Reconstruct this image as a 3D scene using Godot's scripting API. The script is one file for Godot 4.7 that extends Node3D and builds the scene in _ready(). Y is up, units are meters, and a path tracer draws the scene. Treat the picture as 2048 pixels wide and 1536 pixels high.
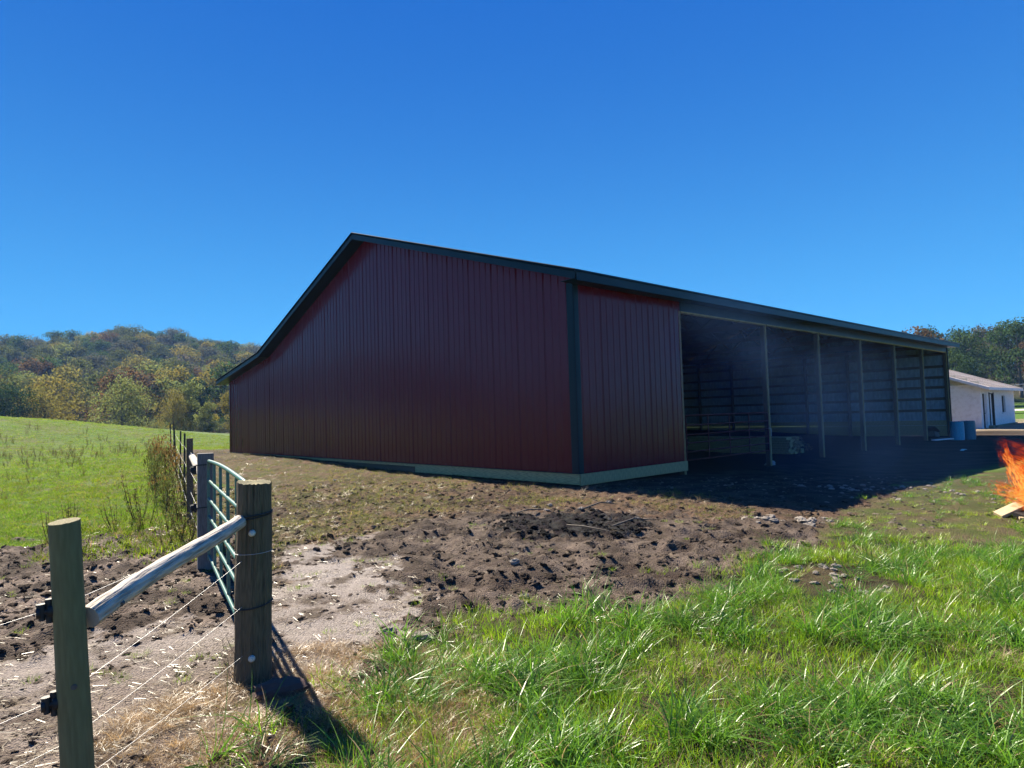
extends Node3D

# ---------------------------------------------------------------- layout constants (metres; zf = distance ahead of the camera = -z)
const YAW := 0.8306
const CX := 1.399
const CZ := 14.12
const Y0 := 0.28            # bottom edge of the metal siding
const LEN := 28.68          # barn length along the open front
const WID := 21.56          # barn depth
const RIB := 0.2286
var SY := sin(YAW)
var CY := cos(YAW)
var rng := RandomNumberGenerator.new()
var n_big := FastNoiseLite.new()
var n_mid := FastNoiseLite.new()
var n_fine := FastNoiseLite.new()
var n_patch := FastNoiseLite.new()
var taken := {}
var M := {}

func _ready() -> void:
	var cam := Camera3D.new()
	cam.name = "camera"
	cam.position = Vector3(0, 1.6, 0)
	cam.rotation = Vector3(0.0483, 0, -0.0298)
	cam.fov = 61.44
	cam.near = 0.05
	cam.far = 3000.0
	cam.current = true
	add_child(cam)
	var env := Environment.new()
	var sm := ProceduralSkyMaterial.new()
	sm.sky_top_color = lin(0.0025, 0.042, 0.196)
	sm.sky_horizon_color = lin(0.044, 0.220, 0.40)
	sm.sky_curve = 0.171
	sm.ground_bottom_color = Color(0.22, 0.21, 0.16)
	sm.ground_horizon_color = Color(0.34, 0.42, 0.40)
	var sky := Sky.new()
	sky.sky_material = sm
	env.background_mode = Environment.BG_SKY
	env.sky = sky
	env.tonemap_mode = Environment.TONE_MAPPER_LINEAR
	env.tonemap_exposure = 3.1
	env.sdfgi_enabled = true
	env.ssao_enabled = true
	env.ssil_enabled = true
	env.fog_enabled = true
	env.fog_mode = Environment.FOG_MODE_EXPONENTIAL
	env.fog_density = 0.0003
	env.fog_light_color = Color(0.55, 0.74, 1.0)
	env.volumetric_fog_enabled = true
	env.volumetric_fog_density = 0.0
	var we := WorldEnvironment.new()
	we.name = "world_environment"
	we.environment = env
	add_child(we)
	var sun := DirectionalLight3D.new()
	sun.name = "sun"
	sun.basis = Basis.looking_at(Vector3(0.4827, -0.682, 0.549), Vector3.UP)
	sun.light_energy = 1.6
	sun.light_color = Color(1.0, 0.955, 0.87)
	sun.light_angular_distance = 0.5
	sun.sky_mode = DirectionalLight3D.SKY_MODE_LIGHT_ONLY
	sun.shadow_enabled = true
	add_child(sun)

	rng.seed = 4711
	noise(n_big, 11, 0.09, 3)
	noise(n_mid, 12, 0.8, 3)
	noise(n_fine, 13, 3.2, 3)
	noise(n_patch, 14, 0.55, 2)
	materials()
	ground()
	barn()
	fence()
	white_building()
	hillside()
	fire_pit()
	yard_things()
	vegetation()
	smoke()

func noise(n: FastNoiseLite, s: int, f: float, o: int) -> void:
	n.seed = s
	n.noise_type = FastNoiseLite.TYPE_SIMPLEX_SMOOTH
	n.frequency = f
	n.fractal_octaves = o

# ---------------------------------------------------------------- naming
func put(o: Node3D, called: String, parent: Node = null) -> Node3D:
	var p: Node = parent if parent else self
	var key := str(p.get_instance_id()) + called
	var k: int = taken.get(key, 0)
	taken[key] = k + 1
	o.name = called if k == 0 else "%s_%03d" % [called, k]
	p.add_child(o, true)
	return o

func tag(o: Node, label: String, category: String, group := "", kind := "") -> void:
	if label != "":
		o.set_meta("label", label)
	if category != "":
		o.set_meta("category", category)
	if group != "":
		o.set_meta("group", group)
	if kind != "":
		o.set_meta("kind", kind)

func thing(called: String, label: String, category: String, at := Vector3.ZERO, turn := 0.0, group := "") -> Node3D:
	var o := Node3D.new()
	o.position = at
	o.rotation.y = turn
	put(o, called)
	tag(o, label, category, group)
	return o

func part(called: String, mesh: Mesh, material: Material, parent: Node = null) -> MeshInstance3D:
	var mi := MeshInstance3D.new()
	mi.mesh = mesh
	if material:
		mi.material_override = material
	put(mi, called, parent)
	return mi

# ---------------------------------------------------------------- mesh builder: triangles given counter-clockwise seen from outside
class MB:
	var v := PackedVector3Array()
	var n := PackedVector3Array()
	var c := PackedColorArray()
	var uv := PackedVector2Array()
	var ix := PackedInt32Array()
	var col := Color(1, 1, 1)

	func vert(p: Vector3, nn: Vector3, u := Vector2.ZERO) -> int:
		v.append(p)
		n.append(nn)
		c.append(col)
		uv.append(u)
		return v.size() - 1

	func tri_i(a: int, b: int, d: int) -> void:
		ix.append(a)
		ix.append(d)
		ix.append(b)

	func tri(a: Vector3, b: Vector3, d: Vector3) -> void:
		var nn := (b - a).cross(d - a).normalized()
		tri_i(vert(a, nn), vert(b, nn), vert(d, nn))

	func quad(a: Vector3, b: Vector3, d: Vector3, e: Vector3) -> void:
		var nn := (d - a).cross(e - b).normalized()
		var i := vert(a, nn, Vector2(0, 0))
		vert(b, nn, Vector2(1, 0))
		vert(d, nn, Vector2(1, 1))
		vert(e, nn, Vector2(0, 1))
		tri_i(i, i + 1, i + 2)
		tri_i(i, i + 2, i + 3)

	func poly(pts: Array) -> void:   # convex, counter-clockwise
		for k in range(1, pts.size() - 1):
			tri(pts[0], pts[k], pts[k + 1])

	# a chamfered bar from a to b; w across (side), h along up
	func beam(a: Vector3, b: Vector3, w: float, h: float, up := Vector3.UP, ch := 0.004) -> void:
		var d := (b - a).normalized()
		var s := d.cross(up).normalized()
		var u := s.cross(d).normalized()
		var x := w / 2.0
		var y := h / 2.0
		var q := minf(ch, minf(x, y) * 0.6)
		var o := [s * x + u * (y - q), s * (x - q) + u * y, -s * (x - q) + u * y, -s * x + u * (y - q), -s * x - u * (y - q), -s * (x - q) - u * y, s * (x - q) - u * y, s * x - u * (y - q)]
		var ea := []
		var eb := []
		for k in 8:
			var k2 := (k + 1) % 8
			quad(b + o[k], b + o[k2], a + o[k2], a + o[k])
			eb.append(b + o[k])
			ea.append(a + o[7 - k])
		eb.reverse()
		ea.reverse()
		poly(eb)
		poly(ea)

	func box(lo: Vector3, hi: Vector3, ch := 0.003) -> void:
		var m := (lo + hi) / 2.0
		beam(Vector3(m.x, m.y, lo.z), Vector3(m.x, m.y, hi.z), hi.x - lo.x, hi.y - lo.y, Vector3.UP, ch)

	func tube(path: Array, radii: Array, segs := 8, caps := true, wob := 0.0, r: RandomNumberGenerator = null) -> void:
		var side := Vector3.ZERO
		var first := v.size()
		for k in path.size():
			var d: Vector3 = ((path[mini(k + 1, path.size() - 1)] as Vector3) - (path[maxi(k - 1, 0)] as Vector3)).normalized()
			if side == Vector3.ZERO:
				side = d.cross(Vector3(0.13, 0.2, 0.97) if absf(d.y) > 0.9 else Vector3.UP).normalized()
			side = (side - d * side.dot(d)).normalized()
			var up := side.cross(d)
			var rad: float = radii[k] if radii.size() > k else radii[0]
			for j in segs + 1:
				var t := TAU * (j % segs) / segs
				var o := side * cos(t) + up * sin(t)
				var rr := rad
				if wob > 0.0 and r:
					rr = rad * (1.0 + wob * (fposmod(sin((j % segs) * 12.99 + k * 78.2) * 43758.5, 1.0) - 0.5))
				vert((path[k] as Vector3) + o * rr, o, Vector2(float(j) / segs, k))
		for k in path.size() - 1:
			for j in segs:
				var a := first + k * (segs + 1) + j
				var b := a + segs + 1
				tri_i(a, b, a + 1)
				tri_i(a + 1, b, b + 1)
		if caps:
			for e in 2:
				var k := 0 if e == 0 else path.size() - 1
				var at: Vector3 = path[k]
				var nn: Vector3 = ((path[0] as Vector3) - (path[1] as Vector3)).normalized() if e == 0 else (at - (path[k - 1] as Vector3)).normalized()
				var cc := vert(at, nn)
				var base := v.size()
				for j in segs + 1:
					vert(v[first + k * (segs + 1) + j], nn)
				for j in segs:
					if e == 0:
						tri_i(cc, base + j, base + j + 1)
					else:
						tri_i(cc, base + j + 1, base + j)

	func mesh(into: ArrayMesh = null) -> ArrayMesh:
		var a := []
		a.resize(Mesh.ARRAY_MAX)
		a[Mesh.ARRAY_VERTEX] = v
		a[Mesh.ARRAY_NORMAL] = n
		a[Mesh.ARRAY_COLOR] = c
		a[Mesh.ARRAY_TEX_UV] = uv
		a[Mesh.ARRAY_INDEX] = ix
		var m := into if into else ArrayMesh.new()
		m.add_surface_from_arrays(Mesh.PRIMITIVE_TRIANGLES, a)
		return m

# ---------------------------------------------------------------- materials
func lin(r: float, g: float, b: float) -> Color:
	return Color(r, g, b).linear_to_srgb()

func mat(c: Color, rough := 0.8, spec := 0.5) -> StandardMaterial3D:
	var m := StandardMaterial3D.new()
	m.albedo_color = c.linear_to_srgb()
	m.roughness = rough
	m.metallic_specular = spec
	return m

func tex(s: int, freq: float, oct: int, lo: Color, hi: Color, size := 512, kind := FastNoiseLite.TYPE_SIMPLEX_SMOOTH, mid := Color(0, 0, 0, 0)) -> NoiseTexture2D:
	var n := FastNoiseLite.new()
	n.seed = s
	n.noise_type = kind
	n.frequency = freq
	n.fractal_octaves = oct
	var t := NoiseTexture2D.new()
	t.width = size
	t.height = size
	t.seamless = true
	t.generate_mipmaps = false
	t.noise = n
	var g := Gradient.new()
	g.set_color(0, lo.linear_to_srgb())
	g.set_color(1, hi.linear_to_srgb())
	if mid.a > 0.0:
		g.add_point(0.5, mid.linear_to_srgb())
	t.color_ramp = g
	return t

func grain(m: StandardMaterial3D, t: Texture2D, scale: Vector3, bump: Texture2D = null, cm := 0.0, world := false) -> StandardMaterial3D:
	m.albedo_texture = t
	m.uv1_triplanar = true
	m.uv1_world_triplanar = world
	m.uv1_scale = scale
	if bump:
		m.heightmap_enabled = true
		m.heightmap_texture = bump
		m.heightmap_scale = cm
	return m

func materials() -> void:
	var grey := tex(1, 0.02, 5, Color(0.45, 0.45, 0.45), Color(1, 1, 1))
	var streak := tex(2, 0.025, 5, Color(0.30, 0.29, 0.28), Color(1, 1, 1), 512, FastNoiseLite.TYPE_SIMPLEX_SMOOTH, Color(0.72, 0.70, 0.68))
	var ripple := tex(3, 0.012, 3, Color(0, 0, 0), Color(1, 1, 1), 256)
	var soil := tex(4, 0.03, 6, Color(0.35, 0.34, 0.33), Color(1, 1, 1), 1024, FastNoiseLite.TYPE_SIMPLEX_SMOOTH, Color(0.78, 0.76, 0.74))
	var soil_b := tex(5, 0.05, 6, Color(0, 0, 0), Color(1, 1, 1), 1024)
	M.grey = grey
	M.ground = grain(mat(Color(1, 1, 1), 0.95, 0.25), soil, Vector3(0.9, 0.9, 0.9), soil_b, 2.2, true)
	M.ground.vertex_color_use_as_albedo = true
	M.red = mat(Color(0.142, 0.0080, 0.0190), 0.20, 0.38)
	M.red.normal_enabled = true
	M.red.normal_texture = normal_tex(21, 0.008, 256)
	M.red.normal_scale = 0.07
	M.red.uv1_triplanar = true
	M.red.uv1_scale = Vector3(0.6, 0.35, 0.6)
	M.red_soffit = mat(Color(0.06, 0.010, 0.012), 0.5)
	M.grey_steel = grain(mat(Color(0.44, 0.49, 0.56), 0.40), grey, Vector3(0.5, 0.2, 0.5))
	M.trim = mat(Color(0.0045, 0.016, 0.025), 0.40, 0.36)
	M.trim.normal_enabled = true
	M.trim.normal_texture = M.red.normal_texture
	M.trim.normal_scale = 0.06
	M.trim.uv1_triplanar = true
	M.roof = mat(Color(0.006, 0.018, 0.026), 0.75, 0.15)
	M.lumber = grain(mat(Color(0.66, 0.49, 0.22), 0.8), streak, Vector3(0.4, 6.0, 0.4), streak, 0.15)
	M.lumber_post = grain(mat(Color(0.54, 0.40, 0.19), 0.8), streak, Vector3(5.0, 0.35, 5.0), streak, 0.15)
	M.lumber_dark = grain(mat(Color(0.19, 0.12, 0.075), 0.85), streak, Vector3(3.0, 3.0, 3.0))
	M.green_post = grain(mat(Color(0.185, 0.170, 0.072), 0.85), tex(41, 0.02, 5, Color(0.62, 0.60, 0.55), Color(1, 1, 1)), Vector3(5.0, 0.5, 5.0), streak, 0.2)
	M.old_post = grain(mat(Color(0.165, 0.125, 0.07), 0.9), streak, Vector3(9.0, 0.6, 9.0), streak, 0.9)
	M.grey_post = grain(mat(Color(0.20, 0.185, 0.18), 0.9), streak, Vector3(12.0, 0.6, 12.0), streak, 0.5)
	M.cut_wood = grain(mat(Color(0.40, 0.35, 0.19), 0.9), grey, Vector3(9, 9, 9), soil_b, 0.4)
	M.rail_wood = mat(Color(0.60, 0.54, 0.47), 0.85)
	M.rail_wood.albedo_texture = streak
	M.rail_wood.uv1_scale = Vector3(1.0, 0.035, 1.0)
	M.rail_wood.heightmap_enabled = true
	M.rail_wood.heightmap_texture = streak
	M.rail_wood.heightmap_scale = 1.6
	M.gate_green = grain(mat(Color(0.045, 0.165, 0.135), 0.36, 0.6), M.grey, Vector3(3, 3, 3))
	M.gate_red = mat(Color(0.10, 0.022, 0.020), 0.6, 0.25)
	M.wire = mat(Color(0.42, 0.42, 0.42), 0.5, 0.5)
	M.wire.metallic = 0.5
	M.black = mat(Color(0.012, 0.012, 0.013), 0.6)
	M.dark_steel = mat(Color(0.035, 0.035, 0.03), 0.7)
	M.white_cap = mat(Color(0.55, 0.56, 0.5), 0.5)
	M.white_wall = grain(mat(Color(0.78, 0.74, 0.76), 0.9), tex(31, 0.02, 5, Color(0.80, 0.77, 0.75), Color(1, 1, 1), 512, FastNoiseLite.TYPE_SIMPLEX_SMOOTH, Color(0.97, 0.95, 0.95)), Vector3(0.3, 0.3, 0.3))
	M.stain = grain(mat(Color(0.30, 0.25, 0.16), 0.95), grey, Vector3(2, 2, 2))
	M.clapboard = grain(mat(Color(0.66, 0.62, 0.52), 0.9), grey, Vector3(1, 2, 1))
	M.old_tin = grain(mat(Color(0.66, 0.62, 0.57), 0.9), tex(32, 0.03, 5, Color(0.52, 0.40, 0.33), Color(1, 1, 1), 512, FastNoiseLite.TYPE_SIMPLEX_SMOOTH, Color(0.85, 0.78, 0.74)), Vector3(0.5, 0.5, 0.5))
	M.barrel = grain(mat(Color(0.05, 0.44, 0.62), 0.42), grey, Vector3(1.5, 1.5, 1.5))
	M.stone = grain(mat(Color(0.34, 0.295, 0.25), 0.95), grey, Vector3(9, 9, 9), soil_b, 0.5)
	M.slab = grain(mat(Color(0.20, 0.115, 0.10), 0.95), grey, Vector3(9, 9, 9), soil_b, 0.8)
	M.clod = grain(mat(Color(1, 1, 1), 0.97, 0.2), soil, Vector3(5, 5, 5), soil_b, 1.0)
	M.clod.vertex_color_use_as_albedo = true
	M.leaf = leafy(0.85, 0.12, 1.2)
	M.grass = leafy(0.38, 0.52, 0.9)
	M.turf = leafy(0.7, 0.16, 0.95)
	M.bark = grain(mat(Color(0.14, 0.12, 0.10), 0.95), streak, Vector3(2, 0.4, 2))

func leafy(rough: float, spec: float, back: float) -> StandardMaterial3D:
	var m := mat(Color(1, 1, 1), rough, spec)
	m.vertex_color_use_as_albedo = true
	m.backlight_enabled = true
	m.backlight = Color(1, 1, 1) if back >= 1.0 else Color(back, back, back).linear_to_srgb()
	m.cull_mode = BaseMaterial3D.CULL_DISABLED
	return m

func normal_tex(s: int, freq: float, size: int) -> NoiseTexture2D:
	var t := tex(s, freq, 2, Color(0, 0, 0), Color(1, 1, 1), size)
	t.color_ramp = null
	t.as_normal_map = true
	t.bump_strength = 6.0
	return t

# ---------------------------------------------------------------- the lie of the land
func ss(a: float, b: float, x: float) -> float:
	var t := clampf((x - a) / (b - a), 0.0, 1.0)
	return t * t * (3.0 - 2.0 * t)

func barn_r(x: float, z: float) -> float:
	return (x - CX) * SY + (z - CZ) * CY

func barn_l(x: float, z: float) -> float:
	return -(x - CX) * CY + (z - CZ) * SY

func smooth_h(x: float, z: float) -> float:
	var r := barn_r(x, z)
	var l := barn_l(x, z)
	var h := 0.27 * ss(3.0, 18.0, l) * ss(-14.0, -2.0, r) * (1.0 - ss(26.0, 40.0, r)) * (1.0 - ss(26.0, 40.0, l))
	h -= 0.20 * ss(1.0, 9.0, r) * ss(-8.0, -2.5, l) * (1.0 - ss(26.0, 34.0, r)) * (1.0 - ss(3.0, 10.0, l))
	h += 2.9 * ss(-18.0, -46.0, x) * exp(-pow((z - 50.0) / 22.0, 2.0))
	var d := sqrt(x * x + z * z)
	if d > 70.0:
		var az := atan2(x, z)
		h += 42.0 * exp(-pow(az + 0.52, 2.0) / 0.095) * ss(138.0, 430.0, d)
		h += 11.0 * exp(-pow(az - 0.72, 2.0) / 0.10) * ss(110.0, 230.0, d)
	h += 0.05 * n_big.get_noise_2d(x, z) * (1.0 - ss(0.0, 4.0, 0.0))
	return h

# kinds of ground
enum {FIELD, TALL, SHORT, MUD, SILT, LEFTMUD, PASTURE, SPARSE, ASH, SHADE, INSIDE, LANE}
var pA := PackedVector2Array([Vector2(-0.45, -1), Vector2(-0.75, 1.5), Vector2(-1.06, 3.07), Vector2(-1.16, 3.55), Vector2(-1.02, 3.92), Vector2(-0.91, 4.29), Vector2(-0.71, 4.96), Vector2(-0.15, 5.41), Vector2(0.45, 5.22), Vector2(1.07, 5.36), Vector2(1.65, 5.66), Vector2(2.28, 6.7), Vector2(3.01, 7.47), Vector2(4.16, 8.2), Vector2(4.59, 7.7), Vector2(5.6, 7.2), Vector2(12, 6.0), Vector2(12, -1)])
var pA2 := PackedVector2Array([Vector2(3.0, 7.4), Vector2(4.2, 8.7), Vector2(6.4, 11.2), Vector2(9, 14.5), Vector2(20, 20), Vector2(20, 4), Vector2(5.5, 6.9)])
var pB := PackedVector2Array([Vector2(-2.66, 7.34), Vector2(-2.0, 9.2), Vector2(-1.2, 10.1), Vector2(-0.27, 10.9), Vector2(1.99, 10.3), Vector2(3.6, 9.2), Vector2(4.4, 9.0), Vector2(3.01, 7.47), Vector2(2.28, 6.7), Vector2(1.65, 5.66), Vector2(1.09, 5.3), Vector2(-0.16, 5.38), Vector2(-0.76, 5.24), Vector2(-1.2, 6.6), Vector2(-1.44, 7.42)])
var pD := PackedVector2Array([Vector2(-3.02, 8.51), Vector2(-2.32, 9.1), Vector2(-1.5, 7.69), Vector2(-0.99, 6.29), Vector2(-0.87, 5.22), Vector2(-1.14, 4.4), Vector2(-1.27, 3.8), Vector2(-1.2, 3.09), Vector2(-0.8, 1.5), Vector2(-0.5, -1), Vector2(-9, -1), Vector2(-9, 4.5), Vector2(-3.55, 4.5), Vector2(-3.32, 5.2), Vector2(-2.37, 5.49), Vector2(-2.55, 6.87)])
var pE := PackedVector2Array([Vector2(-12, 8.3), Vector2(-7.23, 8.9), Vector2(-6.0, 9.7), Vector2(-4.6, 9.9), Vector2(-3.3, 8.27), Vector2(-2.37, 5.49), Vector2(-3.32, 5.2), Vector2(-3.55, 4.5), Vector2(-12, 4.5)])

func zone(x: float, z: float) -> int:
	var r := barn_r(x, z)
	var l := barn_l(x, z)
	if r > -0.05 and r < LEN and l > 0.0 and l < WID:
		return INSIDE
	if z > 60.0:
		return FIELD
	var j := 0.45 if z < 14.0 else 1.2
	var fj := 0.42 * n_fine.get_noise_2d(x + 11.0, z) if z < 14.0 else 0.0
	var p := Vector2(x + 1.4 * j * n_mid.get_noise_2d(x, z) + fj, z + 1.6 * j * n_mid.get_noise_2d(x + 40.0, z) + fj)
	if pow((p.x - 0.84) / 0.95, 2.0) + pow((p.y - 9.4) / 1.05, 2.0) < 1.0:
		return ASH
	if Geometry2D.is_point_in_polygon(p, pA):
		return TALL
	if Geometry2D.is_point_in_polygon(p, pB):
		return MUD
	if Geometry2D.is_point_in_polygon(p, pE):
		return LEFTMUD
	if Geometry2D.is_point_in_polygon(p, pD):
		return SILT
	var fence_x := -1.70 - 0.545 * (p.y - 4.19)
	if p.x < fence_x and z > 7.0 and z < 75.0:
		return PASTURE
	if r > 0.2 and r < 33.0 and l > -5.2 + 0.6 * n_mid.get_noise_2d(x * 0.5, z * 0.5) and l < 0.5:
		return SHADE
	if Geometry2D.is_point_in_polygon(p, pA2):
		return SHORT
	if r > 29.0 and l > -9.0 and l < 2.0 and r < 60.0:
		return LANE
	if z < 34.0 and p.x > fence_x and r < 3.0:
		return SPARSE
	return FIELD

func rough_h(x: float, z: float, k: int) -> float:
	var m := n_mid.get_noise_2d(x * 1.3, z * 1.3)
	var f := n_fine.get_noise_2d(x, z)
	match k:
		MUD:
			return 0.055 * m + 0.06 * absf(f) + 0.03 * f + 0.022 * sin(z * 8.0 + 3.0 * m + x * 1.1)
		LEFTMUD:
			return 0.05 * m + 0.075 * absf(f) + 0.03 * f
		ASH:
			return 0.03 + 0.09 * absf(f) + 0.05 * m
		SILT:
			return 0.02 * m + 0.012 * f
		SPARSE:
			return 0.04 * m + 0.035 * f + 0.04 * absf(f)
		SHADE, LANE:
			return 0.02 * m + 0.02 * f
		TALL, SHORT:
			return 0.035 * m + 0.015 * f
		INSIDE:
			return 0.01 * f
	return 0.05 * n_mid.get_noise_2d(x * 0.4, z * 0.4)

func H(x: float, z: float) -> float:
	var h := smooth_h(x, z)
	if z < 34.0 and absf(x) < 30.0:
		h += rough_h(x, z, zone(x, z))
	# a dug rut by the churned mud
	h -= 0.10 * exp(-pow((z - 6.35 - 0.25 * sin(x * 2.2)) / 0.16, 2.0)) * ss(-0.4, 0.2, x) * (1.0 - ss(1.9, 2.6, x))
	return h

func at(x: float, z: float, up := 0.0) -> Vector3:
	return Vector3(x, H(x, z) + up, -z)

func tint(k: int, x: float, z: float) -> Color:
	var m := n_mid.get_noise_2d(x * 1.7 + 9.0, z * 1.7)
	var b := n_big.get_noise_2d(x * 2.0, z * 2.0)
	var f := n_fine.get_noise_2d(x + 7.0, z)
	var dark := Color(0.055, 0.041, 0.032)
	var tan_ := Color(0.225, 0.185, 0.158)
	match k:
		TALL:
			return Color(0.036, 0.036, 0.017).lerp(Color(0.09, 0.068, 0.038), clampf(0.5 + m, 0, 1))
		SHORT:
			return Color(0.125, 0.10, 0.055).lerp(Color(0.085, 0.105, 0.03), clampf(0.5 + m, 0, 1))
		MUD:
			return dark.lerp(Color(0.165, 0.130, 0.107), clampf(0.45 + 0.8 * m + 0.5 * f, 0, 1))
		LEFTMUD:
			return dark.lerp(Color(0.27, 0.215, 0.18), clampf(0.35 + 0.9 * m + 0.4 * f, 0, 1))
		SILT:
			return tan_.lerp(Color(0.37, 0.335, 0.315), clampf(0.35 + b, 0, 1)).lerp(Color(0.10, 0.075, 0.058), clampf(m * 1.7 + f * 1.2 - 0.05, 0, 0.9))
		ASH:
			return Color(0.012, 0.0115, 0.012).lerp(Color(0.05, 0.048, 0.048), clampf(0.1 + 1.3 * f, 0, 1))
		SPARSE:
			var lf := ss(1.5, -3.5, x)
			return Color(0.135, 0.088, 0.060).lerp(Color(0.082, 0.088, 0.030), clampf(-0.40 + 0.85 * lf + 1.3 * m, 0, 1)).lerp(Color(0.055, 0.038, 0.027), clampf(b * 1.5 + 1.2 * f + 0.2, 0, 0.85))
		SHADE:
			return Color(0.050, 0.038, 0.030).lerp(Color(0.12, 0.095, 0.072), clampf(0.25 + m, 0, 1))  # dark moist soil, its colour lowered further to deepen the barn's shadow
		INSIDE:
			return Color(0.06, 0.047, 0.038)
		LANE:
			return Color(0.40, 0.33, 0.24).lerp(Color(0.22, 0.17, 0.12), clampf(0.3 + m, 0, 1))
		PASTURE:
			return Color(0.085, 0.165, 0.016).lerp(Color(0.14, 0.13, 0.045), clampf(0.25 + 0.9 * m + 0.6 * b, 0, 0.85))
	var far := Color(0.10, 0.17, 0.035).lerp(Color(0.26, 0.22, 0.10), clampf(ss(58.0, 95.0, z) + 0.25 * b, 0, 1))
	if x > 20.0:
		far = Color(0.10, 0.19, 0.03)
	var d := sqrt(x * x + z * z)
	return far.lerp(Color(0.040, 0.040, 0.020), ss(100.0, 116.0, d) * (1.0 if x < 25.0 else ss(120.0, 150.0, d)))

func axis_steps(dense_lo: float, dense_hi: float, step: float, lo: float, hi: float) -> PackedFloat32Array:
	var out := PackedFloat32Array()
	var x := dense_lo
	var s := step
	var low := []
	while x > lo:
		s *= 1.09
		x -= s
		low.append(maxf(x, lo))
	low.reverse()
	for q in low:
		out.append(q)
	x = dense_lo
	while x < dense_hi:
		out.append(x)
		x += step
	out.append(dense_hi)
	s = step
	x = dense_hi
	while x < hi:
		s *= 1.07
		x += s
		out.append(minf(x, hi))
	return out

func ground() -> void:
	var xs := axis_steps(-8.0, 8.0, 0.045, -1500.0, 1500.0)
	var zs := axis_steps(2.2, 14.0, 0.045, -400.0, 2500.0)
	var nx := xs.size()
	var nz := zs.size()
	var mb := MB.new()
	mb.v.resize(nx * nz)
	mb.n.resize(nx * nz)
	mb.c.resize(nx * nz)
	mb.uv.resize(nx * nz)
	for j in nz:
		for i in nx:
			var x := xs[i]
			var z := zs[j]
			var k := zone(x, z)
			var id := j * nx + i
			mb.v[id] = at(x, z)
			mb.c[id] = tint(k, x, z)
	for j in nz:
		for i in nx:
			var a := mb.v[j * nx + maxi(i - 1, 0)]
			var b := mb.v[j * nx + mini(i + 1, nx - 1)]
			var c := mb.v[maxi(j - 1, 0) * nx + i]
			var d := mb.v[mini(j + 1, nz - 1) * nx + i]
			mb.n[j * nx + i] = (b - a).cross(d - c).normalized()
	var ids := PackedInt32Array()
	ids.resize((nx - 1) * (nz - 1) * 6)
	var q := 0
	for j in nz - 1:
		for i in nx - 1:
			var a := j * nx + i
			var b := a + nx
			ids[q] = a
			ids[q + 1] = b
			ids[q + 2] = a + 1
			ids[q + 3] = a + 1
			ids[q + 4] = b
			ids[q + 5] = b + 1
			q += 6
	mb.ix = ids
	var g := part("ground", mb.mesh(), M.ground)
	tag(g, "muddy barnyard ground running out into green pasture and wooded hills", "ground", "", "structure")

# ---------------------------------------------------------------- the barn (local x along the open front, local z = -l into the depth)
func roof_h(l: float) -> float:
	if l < 8.95:
		return Y0 + lerpf(4.36, 7.32, (l + 0.5) / 9.45)
	if l < 16.9:
		return Y0 + lerpf(7.32, 4.22, (l - 8.95) / 7.95)
	return Y0 + lerpf(4.22, 3.36, (l - 16.9) / 5.1)

# one ribbed sheet: s0..s1 along the wall, from low(s) to high(s); where maps (s, y, depth) to local space
func sheet(s0: float, s1: float, low: Callable, high: Callable, where: Callable, front: Material, back: Material, stand := 0.0) -> ArrayMesh:
	var cols := []
	var k := ceili((s0 - 0.04) / RIB)
	cols.append([s0, 0.0])
	while k * RIB < s1 + 0.04:
		var c := k * RIB
		for q in [[-0.036, 0.0], [-0.014, 0.019], [0.014, 0.019], [0.036, 0.0]]:
			var s: float = c + q[0]
			if s > s0 + 0.001 and s < s1 - 0.001:
				cols.append([s, q[1]])
		for q in [[0.095, 0.0], [0.102, 0.003], [0.126, 0.003], [0.133, 0.0]]:
			var s2: float = c + q[0]
			if s2 > s0 + 0.001 and s2 < s1 - 0.001:
				cols.append([s2, q[1]])
		k += 1
	for bend in [8.95, 16.9]:
		if bend > s0 + 0.01 and bend < s1 - 0.01:
			cols.append([bend, 0.0 if cols.size() < 2 else 0.0])
	cols.sort_custom(func(a, b): return a[0] < b[0])
	cols.append([s1, 0.0])
	var m := ArrayMesh.new()
	for side in 2:
		var mb := MB.new()
		for i in cols.size() - 1:
			var a: Array = cols[i]
			var b: Array = cols[i + 1]
			var off := stand if side == 0 else stand - 0.002
			var p0: Vector3 = where.call(a[0], low.call(a[0]), a[1] + off)
			var p1: Vector3 = where.call(b[0], low.call(b[0]), b[1] + off)
			var p2: Vector3 = where.call(b[0], high.call(b[0]), b[1] + off)
			var p3: Vector3 = where.call(a[0], high.call(a[0]), a[1] + off)
			if side == 0:
				mb.quad(p0, p1, p2, p3)
			else:
				mb.quad(p1, p0, p3, p2)
		mb.mesh(m)
		m.surface_set_material(side, front if side == 0 else back)
	return m

func one(build: Callable, called: String, m: Material, parent: Node) -> MeshInstance3D:
	var mb := MB.new()
	build.call(mb)
	return part(called, mb.mesh(), m, parent)

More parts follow.
